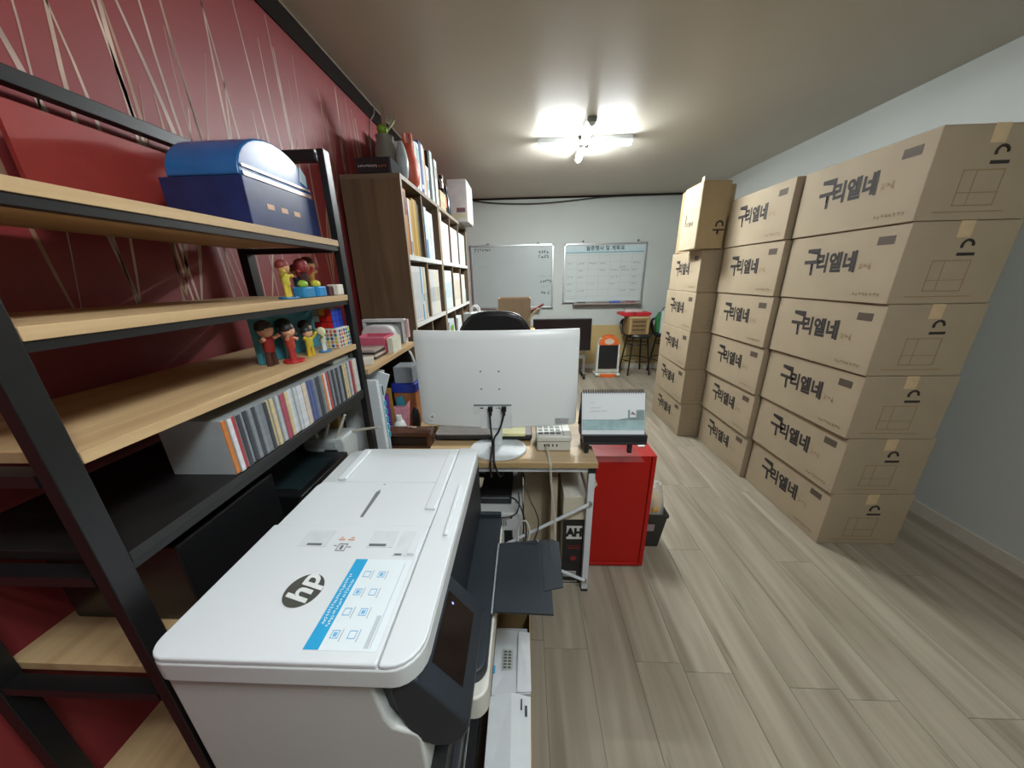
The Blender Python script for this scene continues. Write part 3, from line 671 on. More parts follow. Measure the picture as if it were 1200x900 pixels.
for xa, pth, lab in ((-.150, [(-.150, 1.262, .922), (-.152, 1.252, .89), (-.150, 1.255, .82), (-.146, 1.262, .776), (-.143, 1.20, .752), (-.146, 1.155, .735), (-.147, 1.152, .66), (-.146, 1.20, .63), (-.14, 1.35, .60), (-.11, 1.62, .56), (-.10, 1.65, .30), (-.10, 1.65, .004)], 'black power cable hanging from the monitor port over the desk edge'),
                     (-.092, [(-.090, 1.262, .922), (-.094, 1.252, .885), (-.115, 1.255, .815), (-.140, 1.262, .786), (-.136, 1.21, .756), (-.132, 1.155, .735), (-.124, 1.150, .70), (-.110, 1.154, .66), (-.10, 1.20, .63), (-.09, 1.35, .60), (-.06, 1.62, .56), (-.05, 1.66, .30), (-.05, 1.66, .004)], 'black video cable with thick plug hanging from the monitor')):
    cbl = thing('monitor_cable', lab, 'cable', (pth[-1][0], pth[-1][1], pth[-1][2]))
    part('plug', G().box(xa-.010, xa+.010, 1.258, 1.2715, .908, .929).box(xa-.006, xa+.006, 1.256, 1.268, .890, .908), BLACK, cbl, .002)
    part('cord', G().tube(pth, .0042, 7, 2), BLACK, cbl, smooth=True)

# things behind / under the monitor on the desk
t = thing('keyboard', 'dark keyboard tray lying on the desk behind the monitor stand', 'keyboard', (-.2, 1.42, DZ))
part('keyboard_body', G().prism(rpoly(-.43, .03, 1.34, 1.50, .012), 'z', DZ+.0142, DZ+.034), M('2a2b2d', .5), t, .003)
part('top_sheet', G().prism(rpoly(-.425, .025, 1.343, 1.495, .012), 'z', DZ+.034, DZ+.0385), M('8a8582', .4), t)
for xq in (-.38, -.02): part('foot', G().box(xq-.018, xq+.018, 1.40, 1.42, DZ+.0003, DZ+.0142), BLACK, t)
solo('sticky_notes', 'pad of pale yellow sticky notes behind the monitor stand', 'notepad', G().prism(rpoly(-.118, -.002, 1.325, 1.41, .004), 'z', DZ+.0388, DZ+.052), M('d9d6a0', .6))
t = thing('network_box', 'white network box with label and ports on the desk', 'router', (.123, 1.33, DZ))
zz = DZ + .0032
part('case', G().prism(rpoly(.05, .197, 1.255, 1.40, .01), 'z', zz, zz+.068), M('c9c8bd', .45, var=.02), t, .006)
part('cover', G().prism(rpoly(.046, .201, 1.25, 1.405, .012), 'z', zz+.0455, zz+.074), M('d0d0c6', .4, var=.02), t, .008)
g = G()
for i in range(4):
    for j in range(4): g.box(.056+i*.026, .056+i*.026+.019, 1.27+j*.03, 1.27+j*.03+.02, zz+.0741, zz+.0746)
g.box(.163, .166, 1.258, 1.395, zz+.0741, zz+.0746)
part('top_print', g, M('5c6062', .5), t, kind='stuff')
for xq in (.083, .092, .101, .118, .136): part('port', G().box(xq-.003, xq+.003, 1.2535, 1.256, zz+.022, zz+.034), M('26251f', .6), t)
for k, dx in enumerate((0, .006)):
    solo('network_cable', 'pale grey network cable running down from the white box' if k == 0 else 'second pale network cable beside it running to the floor', 'cable',
         G().tube([(.088+dx, 1.2525, zz+.028), (.094+dx, 1.215, zz+.012), (.098+dx, 1.158, DZ+.006), (.100+dx, 1.150, .66), (.112+dx*.5, 1.16, .56), (.125+dx*.5, 1.168, .45), (.128+dx, 1.14, .30), (.11+dx, 1.16, .2), (.10+dx, 1.17, .06), (.09+dx, 1.19, .0035), (.05+dx, 1.21, .0035)], .0021, 6, 2), M('c4c0b0', .5), smooth=True)
# black riser with desk calendar
t = thing('desk_riser', 'small black riser stand straddling the desk edge and red cabinet', 'stand', (.38, 1.25, DZ))
part('shelf', G().box(.245, .512, 1.232, 1.365, DZ+.046, DZ+.092), M('1b1d22', .4), t, .003)
part('shelf_trim', G().box(.248, .509, 1.2308, 1.232, DZ+.054, DZ+.057), M('3a3d42', .3), t)
for xq in (.253, .437):
    for yq in (1.238, 1.34): part('leg', G().box(xq, xq+.018, yq, yq+.018, DZ+.0028, DZ+.046), M('191a1d', .4), t, .002)
cz0 = DZ + .0922
t = thing('desk_calendar', 'spiral desk calendar with pale seascape page on the black riser', 'calendar', (.37, 1.28, cz0))
L0, L1 = .238, .500
def lean(g): return g.rot('X', math.radians(-14), (0, 1.240, cz0))
part('page', lean(G().box(L0, L1, 1.240, 1.2416, cz0, cz0+.178)), M('dfe5e8', .55, var=.01), t)
part('back_board', lean(G().box(L0-.004, L1+.002, 1.2418, 1.2445, cz0, cz0+.180)), M('2b2d33', .5), t)
part('easel_back', G().box(L0, L1, 1.345, 1.348, cz0, cz0+.178).rot('X', math.radians(19), (0, 1.345, cz0)), M('2b2d33', .5), t)
YQ = 1.2396
part('printed_sea', lean(G().box(L0+.002, L1-.002, YQ-.0002, YQ+.0002, cz0+.018, cz0+.062)), M('9fbcc0', .55, var=.18, scale=26), t)
part('printed_shore', lean(G().prism([(L0+.14, cz0+.062), (L0+.20, cz0+.072), (L1-.002, cz0+.074), (L1-.002, cz0+.062)], 'y', YQ-.0002, YQ+.0002)), M('7d9292', .55, var=.2, scale=30), t)
part('printed_horizon', lean(G().box(L0+.002, L1-.002, YQ-.0006, YQ-.0002, cz0+.061, cz0+.0635)), M('8a9a9c', .55), t)
part('printed_town', lean(G().box(L0+.192, L0+.20, YQ-.0006, YQ-.0002, cz0+.067, cz0+.104).box(L0+.226, L0+.234, YQ-.0006, YQ-.0002, cz0+.067, cz0+.104).box(L0+.234, L1-.002, YQ-.0006, YQ-.0002, cz0+.067, cz0+.105).box(L0+.204, L0+.222, YQ-.0006, YQ-.0002, cz0+.085, cz0+.09)), M('83979a', .55, var=.2), t)
part('printed_roof', lean(G().prism([(L0+.205, cz0+.094), (L0+.211, cz0+.098), (L0+.223, cz0+.086), (L0+.221, cz0+.082)], 'y', YQ-.0009, YQ-.0005)), M('a85a55', .55), t)
g = G(); rr = random.Random(4)
for z, w_, n in ((.135, .02, 3), (.114, .045, 8), (.100, .07, 14)): scribble(g, (L0+.035, YQ-.0001, cz0+z), (1, 0, 0), (0, 0, 1), w_, n, .005, rr, .0005)
part('printed_text', lean(g), M('8a9296', .6), t, kind='stuff')
co = G()
for i in range(26):
    xq = L0 + .008 + i*.0098
    co.tube([(xq, 1.287 + .0095*math.cos(q*.63), cz0+.176 + .0095*math.sin(q*.63)) for q in range(11)], .0013, 5)
part('spiral_coil', co, M('1f2230', .4, metal=.4), t, smooth=True, kind='stuff')

# brown wooden box with ornament
BW = wood('walnut', '3a2317', '55331f', 'x', .4)
t = thing('wooden_box', 'dark brown wooden box with pale bow ornament on the desk', 'box', (-.53, 1.34, DZ))
part('frame', G().box(-.633, -.432, 1.28, 1.292, DZ+.0003, DZ+.010).box(-.633, -.618, 1.28, 1.292, DZ+.01, DZ+.06).box(-.447, -.432, 1.28, 1.292, DZ+.01, DZ+.06).box(-.633, -.432, 1.292, 1.348, DZ+.0003, DZ+.06), BW, t, .002)
part('lid', G().box(-.637, -.428, 1.276, 1.352, DZ+.06, DZ+.078), BW, t, .004)
part('inner_panel', G().box(-.617, -.448, 1.288, 1.2915, DZ+.011, DZ+.059), M('1e120c', .5), t)
part('bow_ornament', G().tube([(-.545, 1.33, DZ+.0815), (-.535, 1.335, DZ+.084), (-.525, 1.33, DZ+.082), (-.515, 1.327, DZ+.083), (-.505, 1.333, DZ+.0815)], .004, 6, 1), M('b5a193', .5), t, smooth=True)
solo('note_block', 'tan block of memo paper beside the dark wooden box', 'notepad', G().box(-.48, -.437, 1.43, 1.50, DZ+.0005, DZ+.04), M('b59a66', .6), bev=.002)

# ------------------------------------------------------------------ red steel cabinet
RED = M('a5120b', .38, var=.03, scale=3, spec=.3)
t = thing('red_cabinet', 'red steel pedestal cabinet standing against the desk end', 'cabinet', (.46, 1.54, 0))
part('carcass', G().box(.322, .582, 1.322, 1.76, .012, .655), RED, t, .003)
part('top_panel', G().box(.318, .603, 1.318, 1.764, .655, .661), RED, t, .002)
part('side_panel', G().box(.583, .603, 1.318, 1.764, .012, .6545), RED, t, .003)
part('bottom_flange', G().box(.32, .584, 1.316, 1.322, .012, .03), RED, t, .002)
part('plinth', G().box(.33, .595, 1.335, 1.75, 0, .012), M('3a0a08', .6), t)
solo('white_card', 'small white card on top of the red cabinet', 'card', G().box(.535, .568, 1.40, 1.49, .6613, .668).rot('Z', .15, (.55, 1.45, 0)), M('d8d9d6', .5))
# ------------------------------------------------------------------ waste bin
t = thing('waste_bin', 'dark plastic waste bin with bag and yellow rubbish beside the red cabinet', 'bin', (.70, 1.52, 0))
BN = M('2b2826', .5, var=.08)
def bin_ring(x0_, x1_, y0_, y1_, z): return [(x0_, y0_, z), (x1_, y0_, z), (x1_, y1_, z), (x0_, y1_, z)]
lo, hi = bin_ring(.635, .735, 1.46, 1.60, 0), bin_ring(.617, .757, 1.44, 1.62, .225)
li, hi2 = bin_ring(.64, .73, 1.465, 1.595, .005), bin_ring(.623, .751, 1.446, 1.614, .225)
part('bin_body', G().add(lo + hi + hi2 + li, [(3,2,1,0)] + [(i, (i+1) % 4, 4+(i+1) % 4, 4+i) for i in range(4)] + [(4+i, 4+(i+1) % 4, 8+(i+1) % 4, 8+i) for i in range(4)] + [(8+i, 8+(i+1) % 4, 12+(i+1) % 4, 12+i) for i in range(4)] + [(12, 13, 14, 15)]), BN, t)
for q in ((.612, .762, 1.435, 1.441), (.612, .762, 1.619, 1.625), (.612, .618, 1.441, 1.619), (.756, .762, 1.441, 1.619)):
    part('bin_rim', G().box(*q, .212, .235), BN, t, .002)
part('sticker', G().add([(.648, 1.4445, .12), (.695, 1.4445, .12), (.696, 1.4395, .17), (.648, 1.4395, .17)], [(0, 1, 2, 3)]), M('8f7f84', .5), t)
rr = random.Random(12)
g = G().lathe([(.02, .10), (.058, .14), (.066, .20), (.060, .27), (.052, .32), (.035, .37), (.015, .385)], .70, 1.525, 14, .95, 1.2)
for v in g.v: v += Vector((rr.uniform(-.008, .008), rr.uniform(-.008, .008), rr.uniform(-.01, .01)))
part('bin_bag', g, M('dcdcd6', .25, alpha=.5), t, smooth=True)
g = G().ball((.695, 1.50, .255), .042, .05, .065, 10)
for v in g.v: v += Vector((rr.uniform(-.007, .007),)*3)
part('yellow_rubbish', g, M('d3a545', .6), t, smooth=True)

# ------------------------------------------------------------------ under the desk
PCW = M('bfc3c2', .45, var=.03)
t = thing('computer_tower', 'white computer tower under the desk, its vented back outwards', 'computer', (-.13, 1.4, 0))
part('case', G().box(-.232, -.018, 1.235, 1.60, .012, .405), PCW, t, .004)
for xq in (-.22, -.05):
    for yq in (1.25, 1.56): part('foot', G().box(xq, xq+.02, yq, yq+.02, 0, .012), BLACK, t)
rp = part('rear_frame', G().box(-.228, -.022, 1.232, 1.235, .02, .40), M('c6cac9', .4), t)
for i in range(13): part('vent_slot', G().box(-.215+i*.0098, -.2105+i*.0098, 1.2312, 1.232, .335, .368), M('2d3031', .6), rp)
part('io_panel', G().box(-.105, -.065, 1.2312, 1.232, .14, .31), M('1f2123', .5), rp)
for xq in (-.18, -.07): part('thumb_screw', G().cyl((xq, 1.228, .385), (xq, 1.232, .385), .005, n=10), M('3f4446', .4), rp)
t = thing('external_drive_box', 'black slab-shaped drive box lying on the computer tower', 'electronics box', (-.15, 1.42, .405))
part('case', G().box(-.222, -.07, 1.30, 1.53, .4055, .452), M('17181a', .35), t, .004)
part('front_bezel', G().box(-.220, -.072, 1.296, 1.30, .409, .449), M('242628', .25), t, .002)
part('gloss_strip', G().box(-.216, -.08, 1.2945, 1.296, .44, .446), M('6a6d70', .2), t)
for k, (pth, r, c, lab) in enumerate((
    ([(-.085, 1.226, .25), (-.05, 1.16, .27), (0, 1.14, .30), (.02, 1.15, .38), (.0, 1.16, .44), (-.035, 1.17, .40), (-.04, 1.15, .30), (-.01, 1.15, .21), (.03, 1.17, .16)], .0035, 'c9ccc8', 'white cable looping out of the computer tower'),
    ([(-.085, 1.226, .29), (-.03, 1.17, .285), (.0, 1.155, .32), (.0, 1.17, .40), (-.02, 1.19, .47), (-.045, 1.225, .49), (-.07, 1.26, .475)], .0033, '141414', 'black cable rising from the tower to the drive box'),
    ([(-.09, 1.226, .22), (-.03, 1.15, .24), (.03, 1.13, .33), (.06, 1.14, .43), (.04, 1.16, .49), (.015, 1.19, .52), (0, 1.24, .56), (-.02, 1.3, .62)], .0028, '1a1a1a', 'thin black cable looping up beside the computer tower'),
    ([(-.232+.01, 1.226, .395), (-.18, 1.215, .392), (-.11, 1.21, .40), (-.05, 1.222, .405), (-.03, 1.235, .44), (-.035, 1.29, .48)], .003, '161616', 'short black lead lying across the back edge of the tower'))):
    solo('computer_cable', lab, 'cable', G().tube(pth, r, 6, 2), M(c, .45), smooth=True)
t = thing('plain_carton', 'beige carton standing on end under the desk beside the tower', 'carton', (.07, 1.5, 0))
BG = M('b0a48c', .7, var=.05, scale=6)
part('box_body', G().box(-.012, .148, 1.40, 1.69, 0, .60), BG, t, .003)
part('corner_fold', G().box(.118, .122, 1.3985, 1.40, 0, .60), M('8f846e', .7), t)
part('side_flap', G().box(.118, .147, 1.27, 1.3995, 0, .58), M('bdb19a', .7), t, .001)
# tall product box with black printed front and open cream flaps
t = thing('product_box', 'tall cream box with black front bearing an AH logo behind the desk leg', 'box', (.215, 1.37, 0))
CR = M('c9c2ae', .65, var=.04, scale=8)
part('box_body', G().box(.157, .27, 1.225, 1.50, 0, .40), CR, t, .002)
for q in ((.157, .159, 1.229, 1.50), (.268, .27, 1.229, 1.50), (.159, .268, 1.498, 1.50)):
    part('box_side', G().box(*q, .4002, .53), CR, t)
part('front_side', G().box(.157, .27, 1.225, 1.227, .4002, .515), CR, t)
part('flap', G().add([(.159, 1.50, .53), (.268, 1.50, .53), (.262, 1.42, .60), (.163, 1.42, .60), (.159, 1.498, .528), (.268, 1.498, .528), (.262, 1.418, .598), (.163, 1.418, .598)], [(0,1,2,3),(7,6,5,4),(0,4,5,1),(1,5,6,2),(2,6,7,3),(3,7,4,0)]), M('b9b2a0', .65), t)
part('flap', G().add([(.268, 1.23, .53), (.268, 1.49, .53), (.30, 1.49, .58), (.30, 1.23, .58), (.27, 1.23, .528), (.27, 1.49, .528), (.302, 1.49, .578), (.302, 1.23, .578)], [(0,1,2,3),(7,6,5,4),(0,4,5,1),(1,5,6,2),(2,6,7,3),(3,7,4,0)]), M('b3ab96', .65), t)
part('foam_insert', G().box(.163, .265, 1.232, 1.48, .401, .50), M('c6c4ba', .7), t)
pf = part('black_front', G().box(.158, .269, 1.2238, 1.225, .012, .395), M('151414', .4), t)
part('logo_panel', G().box(.175, .246, 1.2228, 1.2238, .285, .36), M('cfcfcc', .5), pf)
text('logo_lettering', 'AH', .062, M('101010', .5), pf, (.2105, 1.2226, .322), (1, 0, 0), (0, 0, 1), bold=.004, sx=.82)
g = G().box(.185, .24, 1.2230, 1.2238, .228, .236).box(.18, .245, 1.2230, 1.2238, .243, .247)
part('red_print', g, M('6e1d1c', .5), pf)
part('red_badge', G().cyl((.212, 1.2228, .17), (.212, 1.2238, .17), .014, n=20), M('7e2020', .5), pf)
part('white_label', G().box(.166, .228, 1.2228, 1.2238, .055, .09), M('b9bab8', .5), pf)
g = G()
for i in range(10): g.box(.171+i*.0055, .173+i*.0055, 1.2222, 1.2228, .062, .083)
part('barcode', g, M('3a3a3a', .5), pf, kind='stuff')
part('bottom_band', G().box(.16, .235, 1.2230, 1.2238, .018, .03), M('a8a8a4', .5), pf)
t.location.x += .012; t.location.y -= .014
solo('round_speaker', 'small black round speaker on the beige carton under the desk top', 'speaker', G().ball((.112, 1.47, .6325), .036, .03, .032, 14), BLACK, smooth=True)
# ================================================================== black rack with pine shelves on the red wall
RX0, RX1, RY0, RY1 = -.955, -.605, .33, 1.15
t = thing('toy_rack', 'black metal rack with pine shelves of toys and discs against the red wall', 'rack', (-.79, .73, 0))
for xq in (RX0, RX1-.03):
    for yq in (RY0, RY1-.032):
        part('post', G().box(xq + (.008 if xq > -.7 else 0), xq+.03, yq, yq+.032, 0, 1.83), BLACKM, t, .002)
for yq in (RY0+.002, RY1-.03): part('top_bar', G().box(RX0+.03, RX1-.03, yq, yq+.028, 1.80, 1.83), BLACKM, t, .002)
for xq in (RX0+.001,): part('top_bar', G().box(xq, xq+.027, RY0+.032, RY1-.032, 1.80, 1.83), BLACKM, t, .002)
SZ = [1.575, 1.405, 1.235, 1.062, .80, .42, .10]
for z in SZ:
    if z == 1.062:
        part('shelf', G().box(RX0+.002, RX1-.002, RY0+.033, RY1-.033, z-.018, z), M('1c1b1b', .45), t, .001)
    else:
        part('shelf', G().box(RX0+.002, RX1-.001, RY0+.033, RY1-.033, z-.018, z), PINE, t, .001)
    if z != 1.235: part('shelf_rail', G().box(RX1-.028, RX1-.004, RY0+.033, RY1-.033, z-.032, z-.0182), BLACKM, t)
    for yq in (RY0+.003, RY1-.028): part('side_rail', G().box(RX0+.031, RX1-.031, yq, yq+.024, z-.036, z-.0182), BLACKM, t)
_pre = set(o.name for o in COL.objects)
# blue display package on the upper shelf
t = thing('display_package', 'glossy blue display package with rounded dome top on the upper rack shelf', 'package', (-.72, .95, 1.5755))
zs = 1.5755; BLU = M('1f5f9c', .25, var=.15, scale=12); NAV = M('1c2c5c', .35, var=.3, scale=18)
part('carton', G().box(-.86, -.66, .80, 1.07, zs, zs+.11), NAV, t, .002)
dome = [(.80, zs+.1102), (1.07, zs+.1102)] + [(.935 + .135*math.cos(a), zs+.115 + .10*math.sin(a)) for a in [math.pi*i/14 for i in range(15)]]
part('dome', G().prism(dome, 'x', -.84, -.665), BLU, t, .02, seg=3)
part('silver_band', G().box(-.663, -.6615, .81, 1.06, zs+.112, zs+.122), M('c9b3a8', .3, metal=.5), t)
part('silver_band', G().box(-.663, -.6615, .81, 1.06, zs+.130, zs+.136), M('c9b3a8', .3, metal=.5), t)
part('highlight_panel', G().prism([(1.02, zs+.15), (1.05, zs+.14), (1.052, zs+.17), (1.03, zs+.19)], 'x', -.6645, -.663), M('b7cfdc', .3), t)
part('printed_mark', G().box(-.66, -.6592, .86, .885, zs+.05, zs+.062).box(-.66, -.6592, .91, .935, zs+.05, zs+.062).box(-.66, -.6592, .96, .985, zs+.05, zs+.062), M('c9a080', .5), t, kind='stuff')
solo('red_booklet', 'flat red booklet standing behind the blue package', 'booklet', G().box(-.935, -.925, .62, 1.08, zs, zs+.19), M('93322c', .5))

# toy figures: plain, generic little people and blocks
def toy(loc, h, c, label, rz=0., base=None, arms=(.6, -.2)):
    t = thing('toy_figure', label, 'toy', loc, rz, 'toy figures on the rack', rel=True)
    s = h; z = 0
    if base: part('base', G().lathe([(.24*s, 0), (.25*s, .02*s), (.24*s, .06*s), (.01, .06*s)], 0, 0, 14), M(base, .4), t); z = .06*s
    for q in (-1, 1): part('leg', G().tube([(0, q*.07*s, z), (0, q*.075*s, z+.16*s), (0, q*.06*s, z+.30*s)], [.065*s, .05*s, .055*s], 8), M(c[0], .45), t, smooth=True)
    part('torso', G().lathe([(.08*s, z+.27*s), (.125*s, z+.33*s), (.12*s, z+.45*s), (.14*s, z+.55*s), (.05*s, z+.62*s)], 0, 0, 12, .8, 1.), M(c[1], .45), t, smooth=True)
    for q, a in zip((-1, 1), arms):
        part('arm', G().tube([(0, q*.13*s, z+.54*s), (.05*s, q*.21*s, z+.54*s + .12*s*a), (.12*s, q*.22*s, z+.54*s + .26*s*a)], [.045*s, .04*s, .045*s], 8), M(c[2], .45), t, smooth=True)
    hd = part('head', G().ball((.01*s, 0, z+.75*s), .15*s, .15*s, .165*s, 14), M(c[3], .45), t, smooth=True)
    part('hair', G().lathe([(.155*s, z+.74*s), (.168*s, z+.80*s), (.14*s, z+.89*s), (.08*s, z+.935*s), (.005, z+.95*s)], -.012*s, 0, 14), M(c[4], .5), hd, smooth=True)
    return t
za = 1.4055
toy((-.70, 1.035, za), .125, ('6b3f26', 'b98d3c', 'c9a070', 'd8a982', '5a2f1e'), 'tan toy figure with brown hair on the middle rack shelf', .3, None, (.9, .3))
toy((-.675, .965, za), .115, ('8c2328', '3a1f22', '9a2a2c', '8f3034', '7c2226'), 'dark red toy figure on the middle rack shelf', -.2, None, (.4, .8))
toy((-.71, .985, za), .10, ('5c3a2a', '2f4f6e', '8a3a34', 'c99a78', '7a2c28'), 'blue-vested toy figure behind the dark red one', 0., None, (.2, .1))
toy((-.66, .865, za), .10, ('d0b83a', 'c9bf4a', 'cdb84a', 'c79a6a', '7c2f2a'), 'yellow toy figure with red cap on the middle rack shelf', .2, '2f6f9c', (.5, 0))
for (x, y, w_, c, lab) in ((-.655, .925, .05, '2c7fae', 'bright blue toy block with a green knob'), (-.655, .985, .045, '2a86c4', 'sky blue toy block on the middle rack shelf')):
    tt = thing('toy_block', lab, 'toy', (x, y, za))
    part('block', G().prism(rpoly(x-.02, x+.02, y-w_/2, y+w_/2, .008), 'z', za, za+.03), M(c, .4), tt, .004)
    part('knob', G().ball((x, y, za+.037), .013, .016, .012, 10), M('8fb23a' if w_ > .046 else 'c9c23e', .4), tt, smooth=True)
solo('dark_block', 'small maroon block on the middle rack shelf', 'toy', G().box(-.67, -.635, 1.018, 1.043, za, za+.03), M('4d1f2c', .5), bev=.002)
solo('white_die', 'small white cube at the end of the middle rack shelf', 'toy', G().box(-.66, -.624, 1.048, 1.084, za, za+.034), M('d6d2c4', .5), bev=.003)
zb2 = 1.2355
solo('teal_book', 'tall teal picture book leaning at the back of the cube shelf', 'book', G().box(-.742, -.728, .80, 1.085, zb2, zb2+.132), M('3f8a98', .5, var=.08), bev=.002)
# white cube covered in coloured dots, with a colour puzzle cube on it
t = thing('dotted_cube', 'white cube box covered in coloured dots under the puzzle cube', 'cube', (-.695, 1.03, zb2))
cs = .066; X0, X1, Y0, Y1 = -.692, -.629, 1.012, 1.085
part('cube_body', G().box(X0, X1, Y0, Y1, zb2, zb2+cs), M('cfcfc6', .5), t, .002)
cols = ['b03a3c', '2f7a6a', '2a4a9c', 'd07a3c', 'c9b83c', '8f3b6a']; rr = random.Random(2)
for i in range(5):
    for j in range(5):
        zq = zb2 + .009 + j*.012
        part('dot', G().cyl((X1, Y0+.0085+i*.014, zq), (X1+.0008, Y0+.0085+i*.014, zq), .0052, n=10), M(cols[rr.randrange(6)], .5), t)
        if i < 4: part('dot', G().cyl((X0+.0105+i*.014, Y0, zq), (X0+.0105+i*.014, Y0-.0008, zq), .0052, n=10), M(cols[rr.randrange(6)], .5), t)
t = thing('puzzle_cube', 'colour puzzle cube with red and blue faces on the dotted cube', 'puzzle', (-.69, 1.04, zb2+cs+.0005))
z0c = zb2 + cs + .0005; ps = .062; px0, py0 = -.705, 1.015
part('core', G().box(px0, px0+ps, py0, py0+ps, z0c, z0c+ps), M('17171a', .4), t, .001)
g3 = ps/3
for i in range(3):
    for j in range(3):
        part('sticker', G().box(px0+ps, px0+ps+.0008, py0+i*g3+.001, py0+(i+1)*g3-.001, z0c+j*g3+.001, z0c+(j+1)*g3-.001), M('1e3fae', .35), t)
        cc = 'b81f1c'
        if (i, j) in ((0, 2),): cc = '8b8f90'
        if (i, j) in ((1, 2),): cc = 'c98a2c'
        if (i, j) in ((0, 1),): cc = 'cfd0d2'
        part('sticker', G().box(px0+i*g3+.001, px0+(i+1)*g3-.001, py0-.0008, py0, z0c+j*g3+.001, z0c+(j+1)*g3-.001), M(cc, .35), t)
        part('sticker', G().box(px0+i*g3+.001, px0+(i+1)*g3-.001, py0+j*g3+.001, py0+(j+1)*g3-.001, z0c+ps, z0c+ps+.0008), M('c7c9cb', .35), t)
toy((-.665, .835, zb2), 0.109, ('a02a26', 'b03a2c', 'd09a78', 'd9a586', '1c1917'), 'red-suited toy figure with black hair on the cube shelf', .3, 'b3242a', (.7, -.2))
toy((-.70, .80, zb2), 0.128, ('4a2a22', '8a2320', 'c98a6a', 'd3a080', '2a2624'), 'dark-haired toy figure in crimson at the back of the cube shelf', 0., None, (.2, .3))
toy((-.66, .905, zb2), 0.096, ('c9a72e', 'c2b23a', 'bfae2e', 'cfa07e', '23201e'), 'yellow-suited toy figure with dark hair on the cube shelf', -.2, None, (.3, .7))
toy((-.69, .945, zb2), 0.109, ('d2cdb8', '3d6b3c', '2f5a36', 'd6b99a', '2a2824'), 'green-coated toy figure on the cube shelf', .1, None, (0, .4))
toy((-.655, .965, zb2), 0.077, ('c9cdd0', 'd0d0c2', '8a9a5a', 'd6d2b0', 'cfc8a0'), 'cream-haired little toy figure on a blue base', .2, '3d7cae', (.4, .3))
toy((-.71, .885, zb2), 0.122, ('7a8a90', '8c8f94', 'a08c84', 'd0a890', '1f2328'), 'grey toy figure with black cap at the back of the cube shelf', .1, None, (-.2, .1))
# row of discs
SP = [('b9bec0', 'grey'), ('c9b8a8', 'beige'), ('56608c', 'indigo'), ('3c4046', 'charcoal'), ('c9ccd0', 'white'), ('c77a3c', 'orange'), ('b2474b', 'red'), ('7d8288', 'slate'), ('c8b68c', 'cream'), ('a34a5c', 'rose'), ('6a7f92', 'steel blue')]
zcd = 1.0625; y = .50; rr = random.Random(21); k = 0; cdm = {}
seq = [0, 4, 4, 1, 1, 2, 2, 2, 7, 3, 3, 7, 5, 4, 6, 3, 7, 3, 7, 3, 7, 7, 3, 8, 8, 7, 0, 9, 9, 8, 4, 0]
yp = 1.083
for k in range(52):
    ci = seq[::-1][k % len(seq)]; hexs, nm = SP[ci]; th = .0104
    if yp - th < .48: break
    key = ci
    lab = f'{nm}-spined disc case in the row on the black rack shelf'
    if key not in cdm:
        cd = thing('disc_case', lab, 'disc case', (-.695, yp - th/2, zcd), 0., 'disc cases on the rack', rel=True)
        part('case', G().box(-.07, .068, -th/2+.0004, th/2-.0004, .0003, .124), M('9aa0a2', .2, var=.05), cd)
        part('spine', G().box(.068, .0705, -th/2+.0008, th/2-.0008, .002, .122), M(hexs, .35, var=.1, scale=90), cd)
        cdm[key] = cd
    else: dup(cdm[key], (-.695 + rr.uniform(-.003, .003), yp - th/2, zcd), 0., lab)
    yp -= th
solo('white_remote', 'flat white remote lying on top of the disc cases', 'remote', G().box(-.70, -.645, .98, 1.075, zcd+.1245, zcd+.137), M('c9ccc8', .4), bev=.003)
# picture book end of the row
# lower rack: router, modem, carton
zr = .8005
t = thing('wifi_router', 'white wireless router with four antennas standing on the rack', 'router', (-.70, 1.0, zr))
part('case', G().prism([(-.735, zr), (-.66, zr), (-.648, zr+.11), (-.655, zr+.128), (-.80, zr+.118), (-.80, zr+.09)], 'y', .955, 1.05), M('c4cac9', .4, var=.02), t, .006)
part('front_panel', G().box(-.724, -.676, .9535, .9548, zr+.02, zr+.085), M('1c1930', .3), t)
part('vent_plate', G().box(-.79, -.68, .952, .955, zr+.092, zr+.116), M('a9b0b0', .4), t)
for a, b in (((-.755, .975, zr+.121), (-.79, .985, zr+.213)), ((-.725, .975, zr+.123), (-.685, .97, zr+.214)), ((-.68, .975, zr+.127), (-.632, .965, zr+.214)), ((-.66, 1.03, zr+.12), (-.535, 1.0, zr+.152))):
    part('antenna', G().tube([a, b], [.0065, .0042], 8), M('c9c6bb', .45), t, smooth=True)
t = thing('media_player', 'black ribbed media player box on the lower rack shelf', 'electronics box', (-.74, .86, zr))
part('case', G().box(-.87, -.635, .70, .945, zr+.0062, zr+.085), M('141517', .35), t, .004)
for xq in (-.86, -.66):
    for yq in (.71, .92): part('foot', G().box(xq, xq+.015, yq, yq+.015, zr, zr+.0062), BLACK, t)
part('top_grille', G().box(-.86, -.66, .73, .90, zr+.0852, zr+.088), M('1e2a2c', .3), t)
for i in range(9): part('front_rib', G().box(-.6348, -.6325, .72+i*.024, .732+i*.024, zr+.05, zr+.056), M('55595b', .4), t)
part('jack', G().cyl((-.636, .715, zr+.02), (-.628, .715, zr+.02), .006), CHROME, t)
t = thing('small_carton', 'small brown carton at the end of the lower rack shelf', 'carton', (-.82, 1.06, zr))
part('box_body', G().box(-.93, -.72, 1.056, 1.085, zr, zr+.20), M('a3804c', .75), t, .002)
part('seam', G().box(-.83, -.825, 1.0552, 1.056, zr, zr+.20), M('7d6038', .75), t)
solo('black_console', 'tall black console box on the rack shelf beside the media player', 'electronics box', G().box(-.94, -.66, .42, .66, zr, zr+.19), M('101113', .35), bev=.006)
solo('grey_binder', 'grey file leaning behind the router on the rack', 'folder', G().box(-.95, -.90, .96, 1.04, zr, zr+.21), M('8f9696', .5), bev=.002)

